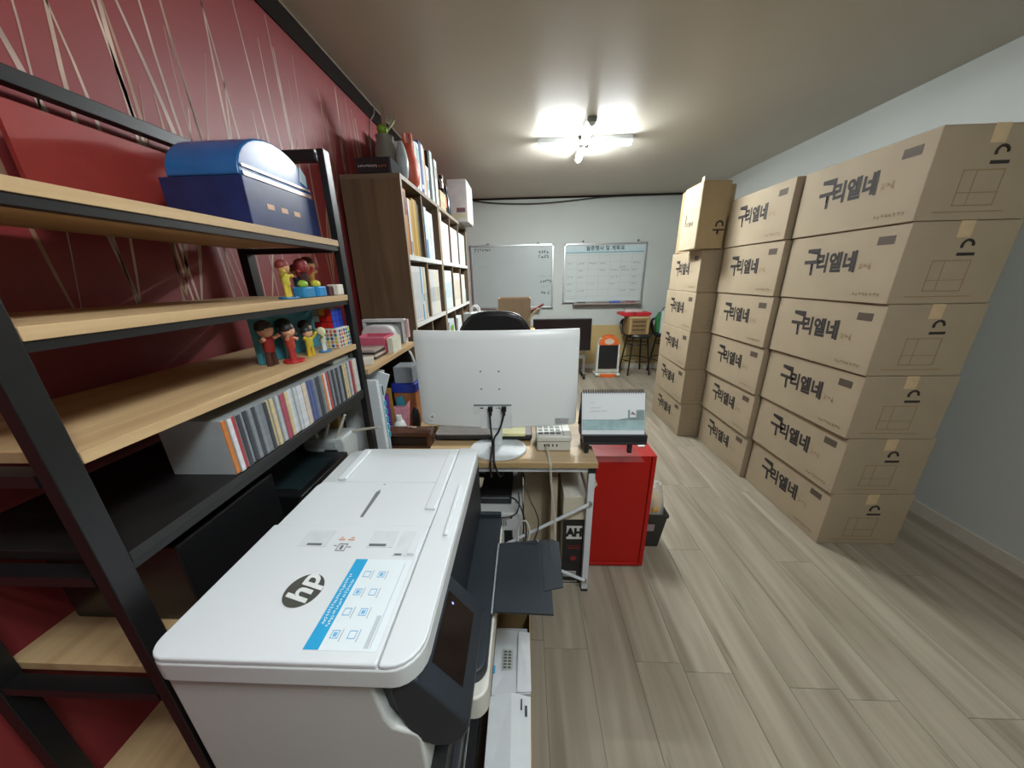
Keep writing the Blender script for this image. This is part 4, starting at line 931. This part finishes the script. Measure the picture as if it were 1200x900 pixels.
for o in COL.objects:
    if o.name not in _pre and o.parent is None: o.location.x += .014; o.location.y += .024
# ================================================================== desk shelf unit between rack and bookcase
HX0, HX1, HY0, HY1, HZ = -.955, -.605, 1.17, 1.74, 1.125
t = thing('desk_shelf', 'pine-topped black shelf unit on the desk beside the red wall', 'shelf unit', (-.78, 1.45, DZ))
part('top_board', G().box(HX0, HX1, HY0, HY1, HZ-.022, HZ), PINE, t, .002)
part('side_panel', G().box(HX0, HX1-.03, HY1-.018, HY1, DZ+.0005, HZ-.022), M('1d1916', .5), t)
part('side_panel', G().box(HX0, HX1-.14, HY0, HY0+.018, DZ+.0005, HZ-.022), M('1d1916', .5), t)
part('back_panel', G().box(HX0, HX0+.012, HY0+.018, HY1-.018, DZ+.0005, HZ-.022), M('2b2019', .6), t)
# on top
zt3 = HZ + .0004
t = thing('white_appliance', 'white rounded plastic appliance in a square frame on the pine shelf', 'appliance', (-.76, 1.66, zt3))
for q in ((-.865, -.848, zt3, zt3+.112), (-.655, -.638, zt3, zt3+.112), (-.865, -.638, zt3+.1122, zt3+.128)):
    part('frame_bar', G().box(q[0], q[1], 1.69, 1.725, q[2], q[3]), M('cdd0d0', .4), t, .003)
part('back_plate', G().box(-.848, -.655, 1.712, 1.722, zt3, zt3+.112), M('9ca3a4', .5), t)
part('dome_body', G().prism(rpoly(-.842, -.664, zt3, zt3+.103, (.05, .05, .012, .012)), 'y', 1.61, 1.705), M('cfd2d2', .35), t, .02, seg=3)
part('pink_tab', G().box(-.636, -.622, 1.695, 1.72, zt3+.03, zt3+.125), M('c9a9ac', .5), t, .003)
t = thing('pink_box', 'pink open tissue box on the pine shelf', 'box', (-.70, 1.48, zt3))
PKM = M('cc6079', .5, var=.04)
for q in ((-.775, -.645, 1.44, 1.443), (-.775, -.645, 1.547, 1.55), (-.775, -.772, 1.443, 1.547), (-.648, -.645, 1.443, 1.547)): part('box_side', G().box(*q, zt3, zt3+.078), PKM, t)
part('box_bottom', G().box(-.772, -.648, 1.443, 1.547, zt3, zt3+.003), PKM, t)
part('rim_edge', G().box(-.776, -.644, 1.438, 1.440, zt3+.072, zt3+.079), M('d98a9c', .5), t)
solo('white_paper_stack', 'upright stack of white cards beside the pink box', 'papers', G().box(-.638, -.612, 1.45, 1.55, zt3, zt3+.07), M('d6d4c2', .6))
for i, (c, lab) in enumerate((('3a3431', 'dark notebook at the bottom of the pile before the pink box'), ('c2b3a2', 'beige notebook in the middle of the pile before the pink box'), ('2e2b2c', 'black notebook second from the top of the pile before the pink box'), ('a89a90', 'taupe notebook on top of the pile before the pink box'))):
    solo('notebook', lab, 'notebook', G().box(-.755+.003*i, -.64-.002*i, 1.325, 1.43, zt3+i*.0105, zt3+i*.0105+.010), M(c, .5))
t = thing('pencil_cup', 'dark pencil cup with pens at the end of the pine shelf', 'pencil cup', (-.725, 1.25, zt3))
part('cup', G().lathe([(.025, zt3), (.027, zt3+.06), (.024, zt3+.06), (.022, zt3+.006), (.001, zt3+.006)], -.725, 1.25, 16), M('35383a', .4), t, smooth=True)
for i, c in enumerate(('c9ccd0', '2f5f9c', 'b89a6a')): part('pen', G().cyl((-.725, 1.25+.006*(i-1), zt3+.008), (-.735+.018*i, 1.255+.008*(i-1), zt3+.115), .0038, n=8), M(c, .4), t)
solo('white_eraser_box', 'small white carton lying by the pencil cup', 'box', G().box(-.68, -.625, 1.235, 1.30, zt3, zt3+.02).rot('Z', .4, (-.65, 1.26, 0)), M('d3cfc4', .5))
# in the compartment and on the desk before it
zd = DZ + .0005
for i, (yy, th, h, d, xf, c, lab) in enumerate(((1.193, .018, .352, .25, -.592, 'cfd6da', 'tall white file nearest the rack on the desk'), (1.212, .016, .345, .25, -.598, 'c8cdd0', 'tall white file second from the rack on the desk'),
        (1.229, .014, .335, .24, -.604, 'c4ccd2', 'pale blue-grey file standing on the desk'), (1.244, .014, .315, .24, -.598, 'b7cbd2', 'file with turquoise index tabs standing on the desk'), (1.259, .008, .27, .22, -.61, 'c2c7ca', 'thin grey file standing on the desk'))):
    f = thing('desk_file', lab, 'folder', (xf-d/2, yy+th/2, zd), group='files on the desk')
    part('cover', G().box(xf-d, xf, yy, yy+th-.001, zd, zd+h), M(c, .5, var=.03), f, .001)
    if i == 3:
        part('spine_label', G().box(xf, xf+.0008, yy+.002, yy+.011, zd+.27, zd+.31), M('26282a', .5), f)
        for q in range(5): part('index_tab', G().box(xf, xf+.006, yy+.003, yy+.011, zd+.075+q*.036, zd+.10+q*.036), M('39a3bb', .4), f)
    if i == 0: part('spine_label', G().box(xf, xf+.0008, yy+.004, yy+.02, zd+.05, zd+.30), M('d8dcde', .5), f)
solo('tilted_papers', 'tilted white sheets tucked under the pine shelf', 'papers', G().box(-.72, -.61, 1.30, 1.308, zd+.205, zd+.365).rot('Y', .35, (-.66, 1.30, zd+.28)), M('ccd3d8', .6))
solo('tilted_papers', 'second tilted white sheet behind the tucked one', 'papers', G().box(-.74, -.64, 1.33, 1.336, zd+.21, zd+.365).rot('Y', .28, (-.67, 1.35, zd+.28)), M('c2c8cc', .6))
solo('purple_folder', 'purple folder standing in the desk shelf', 'folder', G().box(-.80, -.652, 1.40, 1.415, zd, zd+.215), M('6a34a0', .5), bev=.002)
solo('ochre_folder', 'ochre folder standing behind the purple one', 'folder', G().box(-.80, -.64, 1.417, 1.429, zd, zd+.24), M('9a7432', .5), bev=.002)
t = thing('storage_tub', 'brown tub with blue lid in the desk shelf', 'tub', (-.63, 1.55, zd))
part('tub_body', G().prism(rpoly(-.67, -.555, 1.50, 1.62, .015), 'z', zd, zd+.19), M('a8693a', .5), t, .004)
part('lid', G().prism(rpoly(-.675, -.548, 1.495, 1.625, .015), 'z', zd+.19, zd+.235), M('24379c', .4), t, .004)
solo('grey_case', 'grey case resting on the blue lid', 'box', G().box(-.655, -.56, 1.51, 1.61, zd+.2355, zd+.32), M('8b9197', .5), bev=.004)
solo('teal_pouch', 'teal pouch between the purple folder and the pink box', 'pouch', G().prism([(-.648, zd), (-.60, zd), (-.605, zd+.16), (-.62, zd+.185), (-.645, zd+.17)], 'y', 1.47, 1.488), M('2a8497', .5), bev=.004)
t = thing('pink_pattern_box', 'pink patterned paper bag behind the white bottle', 'bag', (-.61, 1.43, zd))
part('bag_body', G().prism([(-.665, zd), (-.59, zd), (-.57, zd+.165), (-.595, zd+.135), (-.66, zd+.135)], 'y', 1.43, 1.465), M('c98a98', .55, var=.25, scale=60), t, .003)
part('print_band', G().box(-.655, -.595, 1.4292, 1.43, zd+.05, zd+.085), M('d9a9b0', .5, var=.2, scale=80), t)
t = thing('white_bottle', 'white squeeze bottle on the desk before the pink bag', 'bottle', (-.625, 1.39, zd))
part('body', G().lathe([(.026, zd), (.030, zd+.006), (.030, zd+.06), (.022, zd+.08), (.014, zd+.088), (.002, zd+.088)], -.606, 1.392, 20), M('d6dad8', .35), t, smooth=True)
part('cap', G().cyl((-.606, 1.392, zd+.088), (-.606, 1.392, zd+.115), .0145, .012, n=18), M('e0e3e1', .35), t, smooth=True)
t = thing('white_bottle', 'smaller white bottle leaning beside the squeeze bottle', 'bottle', (-.650, 1.373, zd))
part('body', G().cyl((-.650, 1.373, zd+.022), (-.635, 1.373, zd+.058), .021, .018, n=18), M('d3d8d8', .35), t, .003)
part('cap', G().cyl((-.650, 1.373, zd+.0005), (-.650, 1.373, zd+.022), .013, .013, n=14), M('dfe2e0', .35), t, smooth=True)
solo('black_bottle', 'black oval bottle beside the pink bag', 'bottle', G().ball((-.548, 1.46, zd+.065), .022, .022, .065, 14), BLACK, smooth=True)
solo('looped_cable', 'white looped cord hanging below the pine shelf', 'cable', G().tube([(-.62, 1.66, HZ-.030), (-.595, 1.64, HZ-.06), (-.575, 1.62, HZ-.12), (-.55, 1.60, HZ-.16), (-.54, 1.62, HZ-.10), (-.56, 1.66, HZ-.045)], .006, 6, 2), M('cfd3d4', .5), smooth=True)

# ================================================================== on top of the bookcases
zk = 1.9795
t = thing('black_slipcase', 'flat black slipcase with small lettering on top of the bookcase', 'slipcase', (-.78, 2.04, zk))
part('case', G().box(-.872, -.692, 1.905, 2.06, zk, zk+.072), M('1d1c20', .35), t, .004)
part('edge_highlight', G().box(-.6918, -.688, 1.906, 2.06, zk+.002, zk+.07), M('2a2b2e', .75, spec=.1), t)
g = G(); rr = random.Random(8); scribble(g, (-.86, 1.905, zk+.032), (1, 0, 0), (0, 0, 1), .10, 10, .012, rr, .0014)
part('lettering', g, M('c8c8c4', .5), t, kind='stuff')
g = G(); scribble(g, (-.755, 1.905, zk+.032), (1, 0, 0), (0, 0, 1), .045, 5, .011, rr, .0014)
part('lettering', g, M('b0603a', .5), t, kind='stuff')
t = thing('grey_vase', 'grey ceramic vase with artificial flowers behind the black slipcase', 'vase', (-.755, 2.13, zk))
part('body', G().lathe([(.05, zk), (.062, zk+.03), (.068, zk+.10), (.06, zk+.18), (.045, zk+.23), (.05, zk+.25), (.044, zk+.25), (.04, zk+.22), (.001, zk+.21)], -.80, 2.165, 24), M('77776e', .35, var=.05), t, smooth=True)
part('stem', G().tube([(-.80, 2.165, zk+.212), (-.79, 2.16, zk+.30), (-.775, 2.15, zk+.335)], .005, 6), M('5c7a2e', .5), t, smooth=True)
part('leaf_ball', G().ball((-.80, 2.15, zk+.275), .03, .035, .027, 12), M('7da32c', .5, var=.2), t, smooth=True)
for q, (dx, dz) in enumerate(((-.02, .40), (.03, .375))):
    part('petal', G().add([(-.775, 2.14, zk+.255), (-.745+dx, 2.13, zk+.315), (-.755+dx*1.6, 2.14, zk+dz), (-.785+dx, 2.16, zk+.315), (-.765+dx, 2.165, zk+.31)], [(0, 1, 4), (1, 2, 4), (2, 3, 4), (3, 0, 4), (0, 1, 2, 3)]), M('a9ad8e', .5), t)
t = thing('pale_vase', 'pale blue-grey pebble-shaped vase at the bookcase edge', 'vase', (-.692, 2.108, zk))
part('body', G().lathe([(.012, zk), (.026, zk+.03), (.034, zk+.08), (.034, zk+.12), (.024, zk+.17), (.010, zk+.205), (.002, zk+.208)], -.692, 2.108, 20), M('9fabb0', .3), t, smooth=True)
t = thing('coral_figurine', 'coral red rabbit-eared bottle figurine on the bookcase', 'figurine', (-.69, 2.22, zk))
CO = M('c2573f', .45, var=.06)
part('body', G().lathe([(.032, zk), (.047, zk+.02), (.053, zk+.07), (.046, zk+.13), (.031, zk+.18), (.026, zk+.21), (.014, zk+.225), (.001, zk+.227)], -.678, 2.20, 20), CO, t, smooth=True)
for q in (-1, 1): part('ear', G().tube([(-.678+q*.012, 2.20, zk+.205), (-.68+q*.020, 2.20, zk+.24), (-.681+q*.018, 2.20, zk+.272)], [.016, .019, .012], 8, 1), CO, t, smooth=True)
def top_book(y, th, h, c, lab, d=.2, xf=-.665, cat='book', name='standing_book', lbl=None):
    b = thing(name, lab, cat, (xf-d/2, y+th/2, zk), group='books and boxes on top of the bookcases')
    part('cover', G().box(xf-d, xf, y, y+th-.0015, zk, zk+h), M(c, .5, var=.04), b, .0015)
    if lbl: part('spine_label', G().box(xf, xf+.0008, y+th*.15, y+th*.85, zk+h*lbl[1], zk+h*lbl[2]), M(lbl[0], .5), b)
top_book(2.275, .035, .265, 'cbd2d0', 'white box file beside the coral figurine', lbl=('b3bfc0', .3, .6))
top_book(2.311, .006, .25, '3a4a4c', 'thin dark board between white files on the bookcase')
top_book(2.318, .05, .275, 'ccd6d6', 'white file with mint label on the bookcase', lbl=('8fb5b0', .6, .9))
top_book(2.37, .05, .30, '2b3a7a', 'navy blue boxed book on the bookcase', lbl=('c9ced2', .12, .2))
top_book(2.421, .05, .30, 'd0d2cf', 'white boxed book beside the navy one', lbl=('b5bcc0', .1, .7))
top_book(2.472, .022, .29, 'c98f4c', 'thin orange book beside the white boxed one')
top_book(2.50, .06, .20, 'd3d9da', 'low white box on the bookcase', lbl=('7f9aa8', .3, .6))
top_book(2.575, .045, .31, '1f2226', 'black binder standing on the bookcase', cat='binder', name='binder')
top_book(2.625, .06, .33, 'bcc7c6', 'pale green-grey box file on the bookcase', lbl=('d3d6d2', .3, .8))
top_book(2.74, .07, .31, 'cfd0cc', 'white document box over the gap between the bookcases', lbl=('a39fa0', .6, .85))
solo('grey_box', 'dull grey carton behind the standing files', 'box', G().box(-.95, -.87, 2.42, 2.62, zk, zk+.36), M('77726c', .6), bev=.004)
for i, (c, lab) in enumerate((('b8a588', 'beige flat box under its twin on the three-bay bookcase'), ('c2ae8c', 'beige flat box stacked on its twin on the three-bay bookcase'))):
    bb = thing('flat_box', lab, 'box', (-.75, 2.93, zk + i*.0665))
    part('box_base', G().box(-.86, -.66, 2.84, 3.02, zk+i*.0665, zk+i*.0665+.045), M(c, .6), bb, .002)
    part('lid', G().box(-.862, -.658, 2.838, 3.022, zk+i*.0665+.0452, zk+i*.0665+.066), M(c, .6), bb, .002)
t = thing('dark_bottle', 'dark glass bottle with silver neck on the three-bay bookcase', 'bottle', (-.70, 3.10, zk))
part('glass', G().lathe([(.032, zk), (.035, zk+.01), (.035, zk+.15), (.02, zk+.19), (.014, zk+.20)], -.70, 3.09, 18), M('2a2422', .2), t, smooth=True)
part('neck_foil', G().cyl((-.70, 3.09, zk+.20), (-.70, 3.09, zk+.27), .016, .015, n=16), CHROME, t, smooth=True)
part('cap', G().cyl((-.70, 3.09, zk+.27), (-.70, 3.09, zk+.295), .019, n=16), BLACK, t, smooth=True)
part('label_band', G().cyl((-.70, 3.09, zk+.05), (-.70, 3.09, zk+.13), .0356, n=18), M('8a4a33', .5), t, smooth=True)
t = thing('dark_bottle', 'slim blue-black bottle beside the silver-necked one', 'bottle', (-.69, 3.22, zk))
part('glass', G().lathe([(.03, zk), (.032, zk+.01), (.031, zk+.13), (.014, zk+.19), (.012, zk+.22), (.001, zk+.22)], -.69, 3.2, 18), M('1c2630', .25), t, smooth=True)
part('cap', G().cyl((-.69, 3.2, zk+.22), (-.69, 3.2, zk+.24), .014, n=14), BLACK, t, smooth=True)
t = thing('white_carton', 'white cardboard carton jutting over the end of the three-bay bookcase', 'carton', (-.63, 3.66, zk))
part('box_body', G().box(-.74, -.556, 3.49, 3.84, zk, zk+.365), M('a5a09d', .6, var=.08, scale=14), t, .003)
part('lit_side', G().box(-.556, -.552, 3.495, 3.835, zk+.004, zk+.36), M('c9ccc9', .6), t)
part('top_flap', G().box(-.738, -.556, 3.492, 3.838, zk+.3652, zk+.368), M('b3aeac', .6), t)
part('printed_block', G().box(-.66, -.575, 3.489, 3.49, zk+.085, zk+.125), M('5c3c40', .6), t)
part('olive_band', G().box(-.735, -.565, 3.4892, 3.49, zk+.035, zk+.075), M('a39c82', .6), t)
# ================================================================== printer and its stand (front faces +x)
t = thing('printer_stand', 'black low stand with silver edge under the printer', 'stand', (-.36, .6, 0))
part('top_board', G().box(-.56, -.125, .275, .93, .53, .555), M('141517', .4), t, .003)
part('silver_edge', G().box(-.125, -.1225, .275, .93, .547, .555), CHROME, t)
part('lower_board', G().box(-.56, -.14, .29, .92, .20, .22), M('17181a', .45), t, .002)
for xq in (-.555, -.165):
    for yq in (.28, .89): part('leg', G().box(xq, xq+.035, yq, yq+.035, 0, .53), BLACK, t, .003)
PG = M('b9bcb9', .45, var=.015, scale=5); PW = M('d4dadd', .36, var=.012, scale=5)
DK = M('272d34', .45, var=.04, spec=.3); DK2 = M('1f242b', .45, var=.05)
t = thing('printer', 'large white multifunction printer with dark grey tilted control panel', 'printer', (-.34, .6, .5555))
zb = .5555
bd = [(-.54, zb), (-.165, zb), (-.165, .762), (-.172, .776), (-.19, .783), (-.207, .790), (-.2165, .81), (-.228, .893), (-.236, .902), (-.54, .902)]
part('lower_body', G().prism(bd, 'y', .298, .885), PG, t, .006)
part('front_core', G().box(-.2279, -.158, .315, .884, .72, .903), DK2, t)
part('lid_base', G().prism(rpoly(-.545, -.146, .287, .895, (.03, .03, .03, .045)), 'z', .904, .932), M('c4c9ca', .4, var=.01), t, .004)
rail = part('front_rail', G().prism(rpoly(-.2035, -.1465, .288, .895, (.028, 0, 0, .045)), 'z', .9322, .941), PW, t, .003)
adf = part('feeder_cover', G().prism(rpoly(-.545, -.2055, .288, .5465, (0, 0, .03, 0)), 'z', .9322, .942), PW, t, .003)
part('feeder_tray', G().prism(rpoly(-.541, -.2055, .5485, .71, (0, .02, 0, 0)), 'z', .9322, .9385), PW, t, .002)
part('feeder_tray', G().prism(rpoly(-.503, -.2055, .7102, .893, (0, .03, 0, 0)), 'z', .9322, .9385), PW, t, .002)
part('tray_wall', G().prism([(-.5, .62), (-.478, .62), (-.470, .885), (-.497, .885)], 'z', .9386, .944).xf(Matrix.Identity(4)) if 0 else G().box(-.498, -.474, .715, .88, .9386, .946), PW, t, .004)
part('tray_wall', G().box(-.232, -.207, .60, .88, .9386, .944), PW, t, .003)
part('paper_guide', G().box(-.170, -.160, .52, .69, .9411, .948), PW, t, .003)
part('guide_slot', G().prism([(-.371, .575), (-.364, .575), (-.362, .665), (-.367, .678), (-.373, .665)], 'z', .9386, .9389), M('6f7678', .5), t)
part('guide_dot', G().cyl((-.365, .70, .9386), (-.365, .70, .9389), .003, n=8), M('8e9698', .5), t)
# recesses on the feeder cover
for q in ((-.455, -.395, .488, .53), (-.315, -.262, .488, .53), (-.256, -.212, .468, .53)):
    part('finger_recess', G().prism([(q[0], q[2]), (q[1], q[2]), (q[1], q[3]), (q[0], q[3])], 'z', .9421, .9427), M('cdd3d6', .4), adf)
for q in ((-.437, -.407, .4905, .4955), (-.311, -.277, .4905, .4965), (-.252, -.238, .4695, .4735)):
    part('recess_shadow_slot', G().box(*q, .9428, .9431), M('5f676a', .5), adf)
part('recess_slope', G().prism([(.47, .9428), (.53, .9428), (.47, .9475)], 'x', -.226, -.213), PW, adf)
UY, UX = (0, 1, 0), (-1, 0, 0)      # printed matter reads along +y, upright towards -x
g = G(); rr = random.Random(3); scribble(g, (-.372, .487, .9424), (1, 0, 0), (0, 1, 0), .026, 2, .012, rr, .0009)
part('orange_icon', G().box(-.379, -.366, .5045, .508, .9424, .9428).box(-.360, -.347, .5045, .508, .9424, .9428).box(-.377, -.372, .511, .513, .9424, .9428).box(-.356, -.349, .511, .513, .9424, .9428), M('cf9a82', .5), adf, kind='stuff')
gi = G()
for q in ((-.372, -.354, .478, .4795), (-.372, -.354, .4945, .496), (-.372, -.3705, .478, .496), (-.3555, -.354, .478, .496), (-.366, -.3605, .482, .4915), (-.381, -.375, .49, .4915), (-.352, -.345, .487, .4885)):
    gi.box(*q, .9424, .9428)
part('feed_icon', gi, M('6a7174', .5), adf, kind='stuff')
# round silver logo badge
badge = part('logo_badge', G().cyl((-.378, .395, .9422), (-.378, .395, .9432), .031, n=40), M('6f736f', .3, metal=.6), adf)
text('logo_letters', 'hp', .056, M('d9dedd', .35), badge, (-.378, .396, .9434), UY, UX, shear=.28, bold=.0015, sx=.95)
# instruction sticker
stk = part('sticker', G().box(-.320, -.213, .304, .460, .9421, .9425), M('d9e4e8', .5, var=.01), adf)
part('blue_band', G().box(-.3195, -.297, .3045, .4595, .9426, .9428), M('2b9fd0', .45, var=.03), stk)
g = G(); rr = random.Random(31)
scribble(g, (-.3125, .340, .9424), UY, UX, .088, 22, .0072, rr, .0005); scribble(g, (-.3035, .335, .9424), UY, UX, .082, 21, .0072, rr, .0005)
for v in g.v: v.z = .94295
part('band_lettering', g, M('dfeef2', .5), stk, kind='stuff')
IB = M('6fb0d6', .5); IG = M('a9b4b9', .5)
for r in range(4):
    for c in range(2):
        yy = .326 + r*.034; xq = -.284 + c*.026
        gi = G()
        for q in ((xq-.006, xq+.006, yy-.006, yy-.0048), (xq-.006, xq+.006, yy+.0048, yy+.006), (xq-.006, xq-.0048, yy-.006, yy+.006), (xq+.0048, xq+.006, yy-.006, yy+.006)):
            gi.box(*q, .9426, .9428)
        if (r + c) % 2 == 0: gi.box(xq-.003, xq+.003, yy-.003, yy+.003, .9426, .9428)
        part('icon', gi, IB, stk, kind='stuff')
        part('caption_line', G().box(xq+.009, xq+.0105, yy-.010, yy+.008, .9426, .9428), IG, stk)
part('caption_block', G().box(-.233, -.226, .308, .355, .9426, .9428), M('b9c2c6', .5), stk)
part('caption_line', G().box(-.224, -.223, .308, .452, .9426, .9428), IG, stk)
# tilted control panel: profile in x,z
A_, B_ = (-.160, .900), (-.090, .806)
cp = [A_, B_, (-.0895, .79), (-.100, .764), (-.118, .748), (-.145, .742), (-.168, .752), (-.187, .785), (-.199, .83), (-.203, .87), (-.198, .900)]
panel = part('control_panel', G().prism(cp, 'y', .300, .487), DK, t, .005, seg=3)
def on_panel(t0, t1, ya, yb, h0, h1):
    dx, dz = B_[0]-A_[0], B_[1]-A_[1]; L = math.hypot(dx, dz); nx, nz = -dz/L, dx/L
    P = lambda u, y, h: (A_[0]+dx*u + nx*h, y, A_[1]+dz*u + nz*h)
    nx, nz = abs(nx), abs(nz)
    return G().add([P(t0, ya, h0), P(t1, ya, h0), P(t1, yb, h0), P(t0, yb, h0), P(t0, ya, h1), P(t1, ya, h1), P(t1, yb, h1), P(t0, yb, h1)],
                   [(3,2,1,0),(4,5,6,7),(0,1,5,4),(1,2,6,5),(2,3,7,6),(3,0,4,7)])
part('touch_screen', on_panel(.17, .80, .335, .455, -.0002, .0008), M('171010', .12, var=.3, scale=30), panel)
part('status_light', on_panel(.28, .32, .4375, .4405, .0009, .0012), M('5a62c8', .4, emit=1.2), panel)
# output tray and flap
part('front_wall', G().box(-.158, -.150, .488, .884, .715, .903), DK2, t)
part('output_tray', G().prism(rpoly(-.157, -.083, .425, .868, (.0, 0, 0, .03)), 'z', .664, .70), DK, t, .006)
part('tray_side', G().box(-.157, -.082, .868, .882, .664, .712), DK, t, .003)
part('tray_edge', G().box(-.084, -.080, .545, .752, .700, .7045), M('8f979c', .35), t)
fl_ = part('tray_flap', G().add([(-.079, .552, .700), (.064, .556, .690), (.066, .786, .690), (-.079, .758, .700), (-.079, .552, .695), (.064, .556, .684), (.066, .786, .684), (-.079, .758, .695)], [(0,1,2,3),(7,6,5,4),(0,4,5,1),(1,5,6,2),(2,6,7,3),(3,7,4,0)]), DK, t)
part('flap_extension', G().add([(.045, .612, .6935), (.095, .630, .688), (.099, .778, .688), (.070, .79, .6905), (.068, .75, .6915), (.045, .75, .6935),
     (.045, .612, .6915), (.095, .630, .684), (.099, .778, .684), (.070, .79, .6885), (.068, .75, .689), (.045, .75, .6915)],
     [(0,1,2,3,4,5), (11,10,9,8,7,6)] + [(i, (i+1) % 6, 6+(i+1) % 6, 6+i) for i in range(6)]), DK, fl_)
part('extension_groove', G().box(.030, .034, .60, .775, .6925, .6931), M('1c2128', .5), fl_)
part('extension_groove', G().box(-.03, .030, .762, .768, .6957, .6963), M('1c2128', .5), fl_)
part('flap_pin', G().cyl((.035, .775, .692), (.035, .775, .6965), .0035, n=10), M('7a8388', .4), fl_)
# paper cassette under the tray
part('cassette_front', G().prism(rpoly(-.1648, -.078, .402, .872, (.02, 0, 0, .03)), 'z', .598, .6635), M('c9c9c1', .45, var=.02), t, .005)
part('cassette_lower', G().prism(rpoly(-.1648, -.128, .302, .872, (.01, 0, 0, .02)), 'z', zb+.0005, .5975), M('2a2c31', .4), t, .003)
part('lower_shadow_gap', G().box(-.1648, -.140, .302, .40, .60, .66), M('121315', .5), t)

# the lid's top deck sits 1 cm higher than its lower edge line, and ends a little short at the back
offp = Vector(ORG[t.name])
for o in [c for c in t.children] + [d for c in t.children for d in c.children] + [d2 for c in t.children for d in c.children for d2 in d.children]:
    for v in o.data.vertices:
        wz, wy = v.co.z + offp.z, v.co.y + offp.y
        if wz > .9265: v.co.z += .010
        if wz > .9035 and wy > .6: v.co.y -= .016*(wy - .6)/.295
# ================================================================== parcels on the floor beside the printer stand
t = thing('floor_carton', 'open brown carton on the floor beside the printer stand', 'carton', (-.05, .75, 0))
for q in ((-.112, .013, .38, .384), (-.112, .013, .876, .88), (-.112, -.108, .384, .876), (.009, .013, .384, .876)): part('box_side', G().box(*q, 0.0003, .27), M('a08357', .75, var=.05), t)
part('box_bottom', G().box(-.108, .009, .384, .876, .0003, .005), CARD, t)
solo('white_parcel', 'flat white parcel standing inside the brown floor carton', 'parcel', G().box(-.104, .004, .795, .835, .0055, .235), M('c2c9d2', .5), bev=.004)
t = thing('paper_bag', 'white paper bag with printed barcode on the floor carton', 'bag', (-.06, .66, .0055))
g = G().add([(-.10, .606, .0055), (.004, .605, .0055), (.004, .775, .0055), (-.10, .775, .0055), (-.105, .604, .29), (.010, .606, .30), (.008, .785, .285), (-.104, .79, .295)],
            [(3,2,1,0),(0,1,5,4),(1,2,6,5),(2,3,7,6),(3,0,4,7),(4,5,6,7)])
part('bag_body', g, M('d0d5d9', .5, var=.03), t)
part('barcode_label', G().add([(-.078, .665, .2965), (-.044, .665, .2975), (-.044, .725, .295), (-.078, .725, .2955)], [(0, 1, 2, 3)]), M('b9beb9', .5), t)
g = G()
for i in range(6):
    for j in range(2): g.box(-.074+j*.014, -.064+j*.014, .67+i*.0088, .6745+i*.0088, .298, .2984)
part('barcode', g, M('53574f', .6), t, kind='stuff')
part('fold_flap', G().add([(-.03, .607, .302), (.012, .607, .306), (.010, .78, .292), (-.028, .78, .2965), (-.03, .607, .304), (.012, .607, .308), (.010, .78, .294), (-.028, .78, .2985)], [(0,1,2,3),(7,6,5,4),(0,4,5,1),(1,5,6,2),(2,6,7,3),(3,7,4,0)]), M('dadfe2', .5), t)
part('blue_tag', G().box(-.104, -.098, .655, .675, .2985, .300), M('4aa6d0', .5), t)
t = thing('paper_envelope', 'crumpled white envelope with string slots in front of the paper bag', 'envelope', (-.06, .53, .0055))
g = G().add([(-.104, .39, .0055), (.004, .39, .0055), (.004, .592, .0055), (-.104, .592, .0055), (-.107, .388, .30), (-.04, .39, .318), (.008, .388, .30), (.010, .596, .305), (-.045, .596, .322), (-.106, .590, .312)],
            [(3,2,1,0),(0,1,6,5,4),(1,2,7,6),(2,3,9,8,7),(3,0,4,9),(4,5,8,9),(5,6,7,8)])
part('envelope_body', g, M('d3d9dc', .5, var=.03), t)
part('slot', G().add([(-.018, .585, .3165), (-.014, .585, .3155), (-.014, .56, .3155), (-.018, .56, .3165)], [(0,1,2,3)]).add([(-.006, .572, .314), (.0, .572, .3125), (.0, .548, .3125), (-.006, .548, .314)], [(0,1,2,3)]), M('2f3a44', .5), t, kind='stuff')
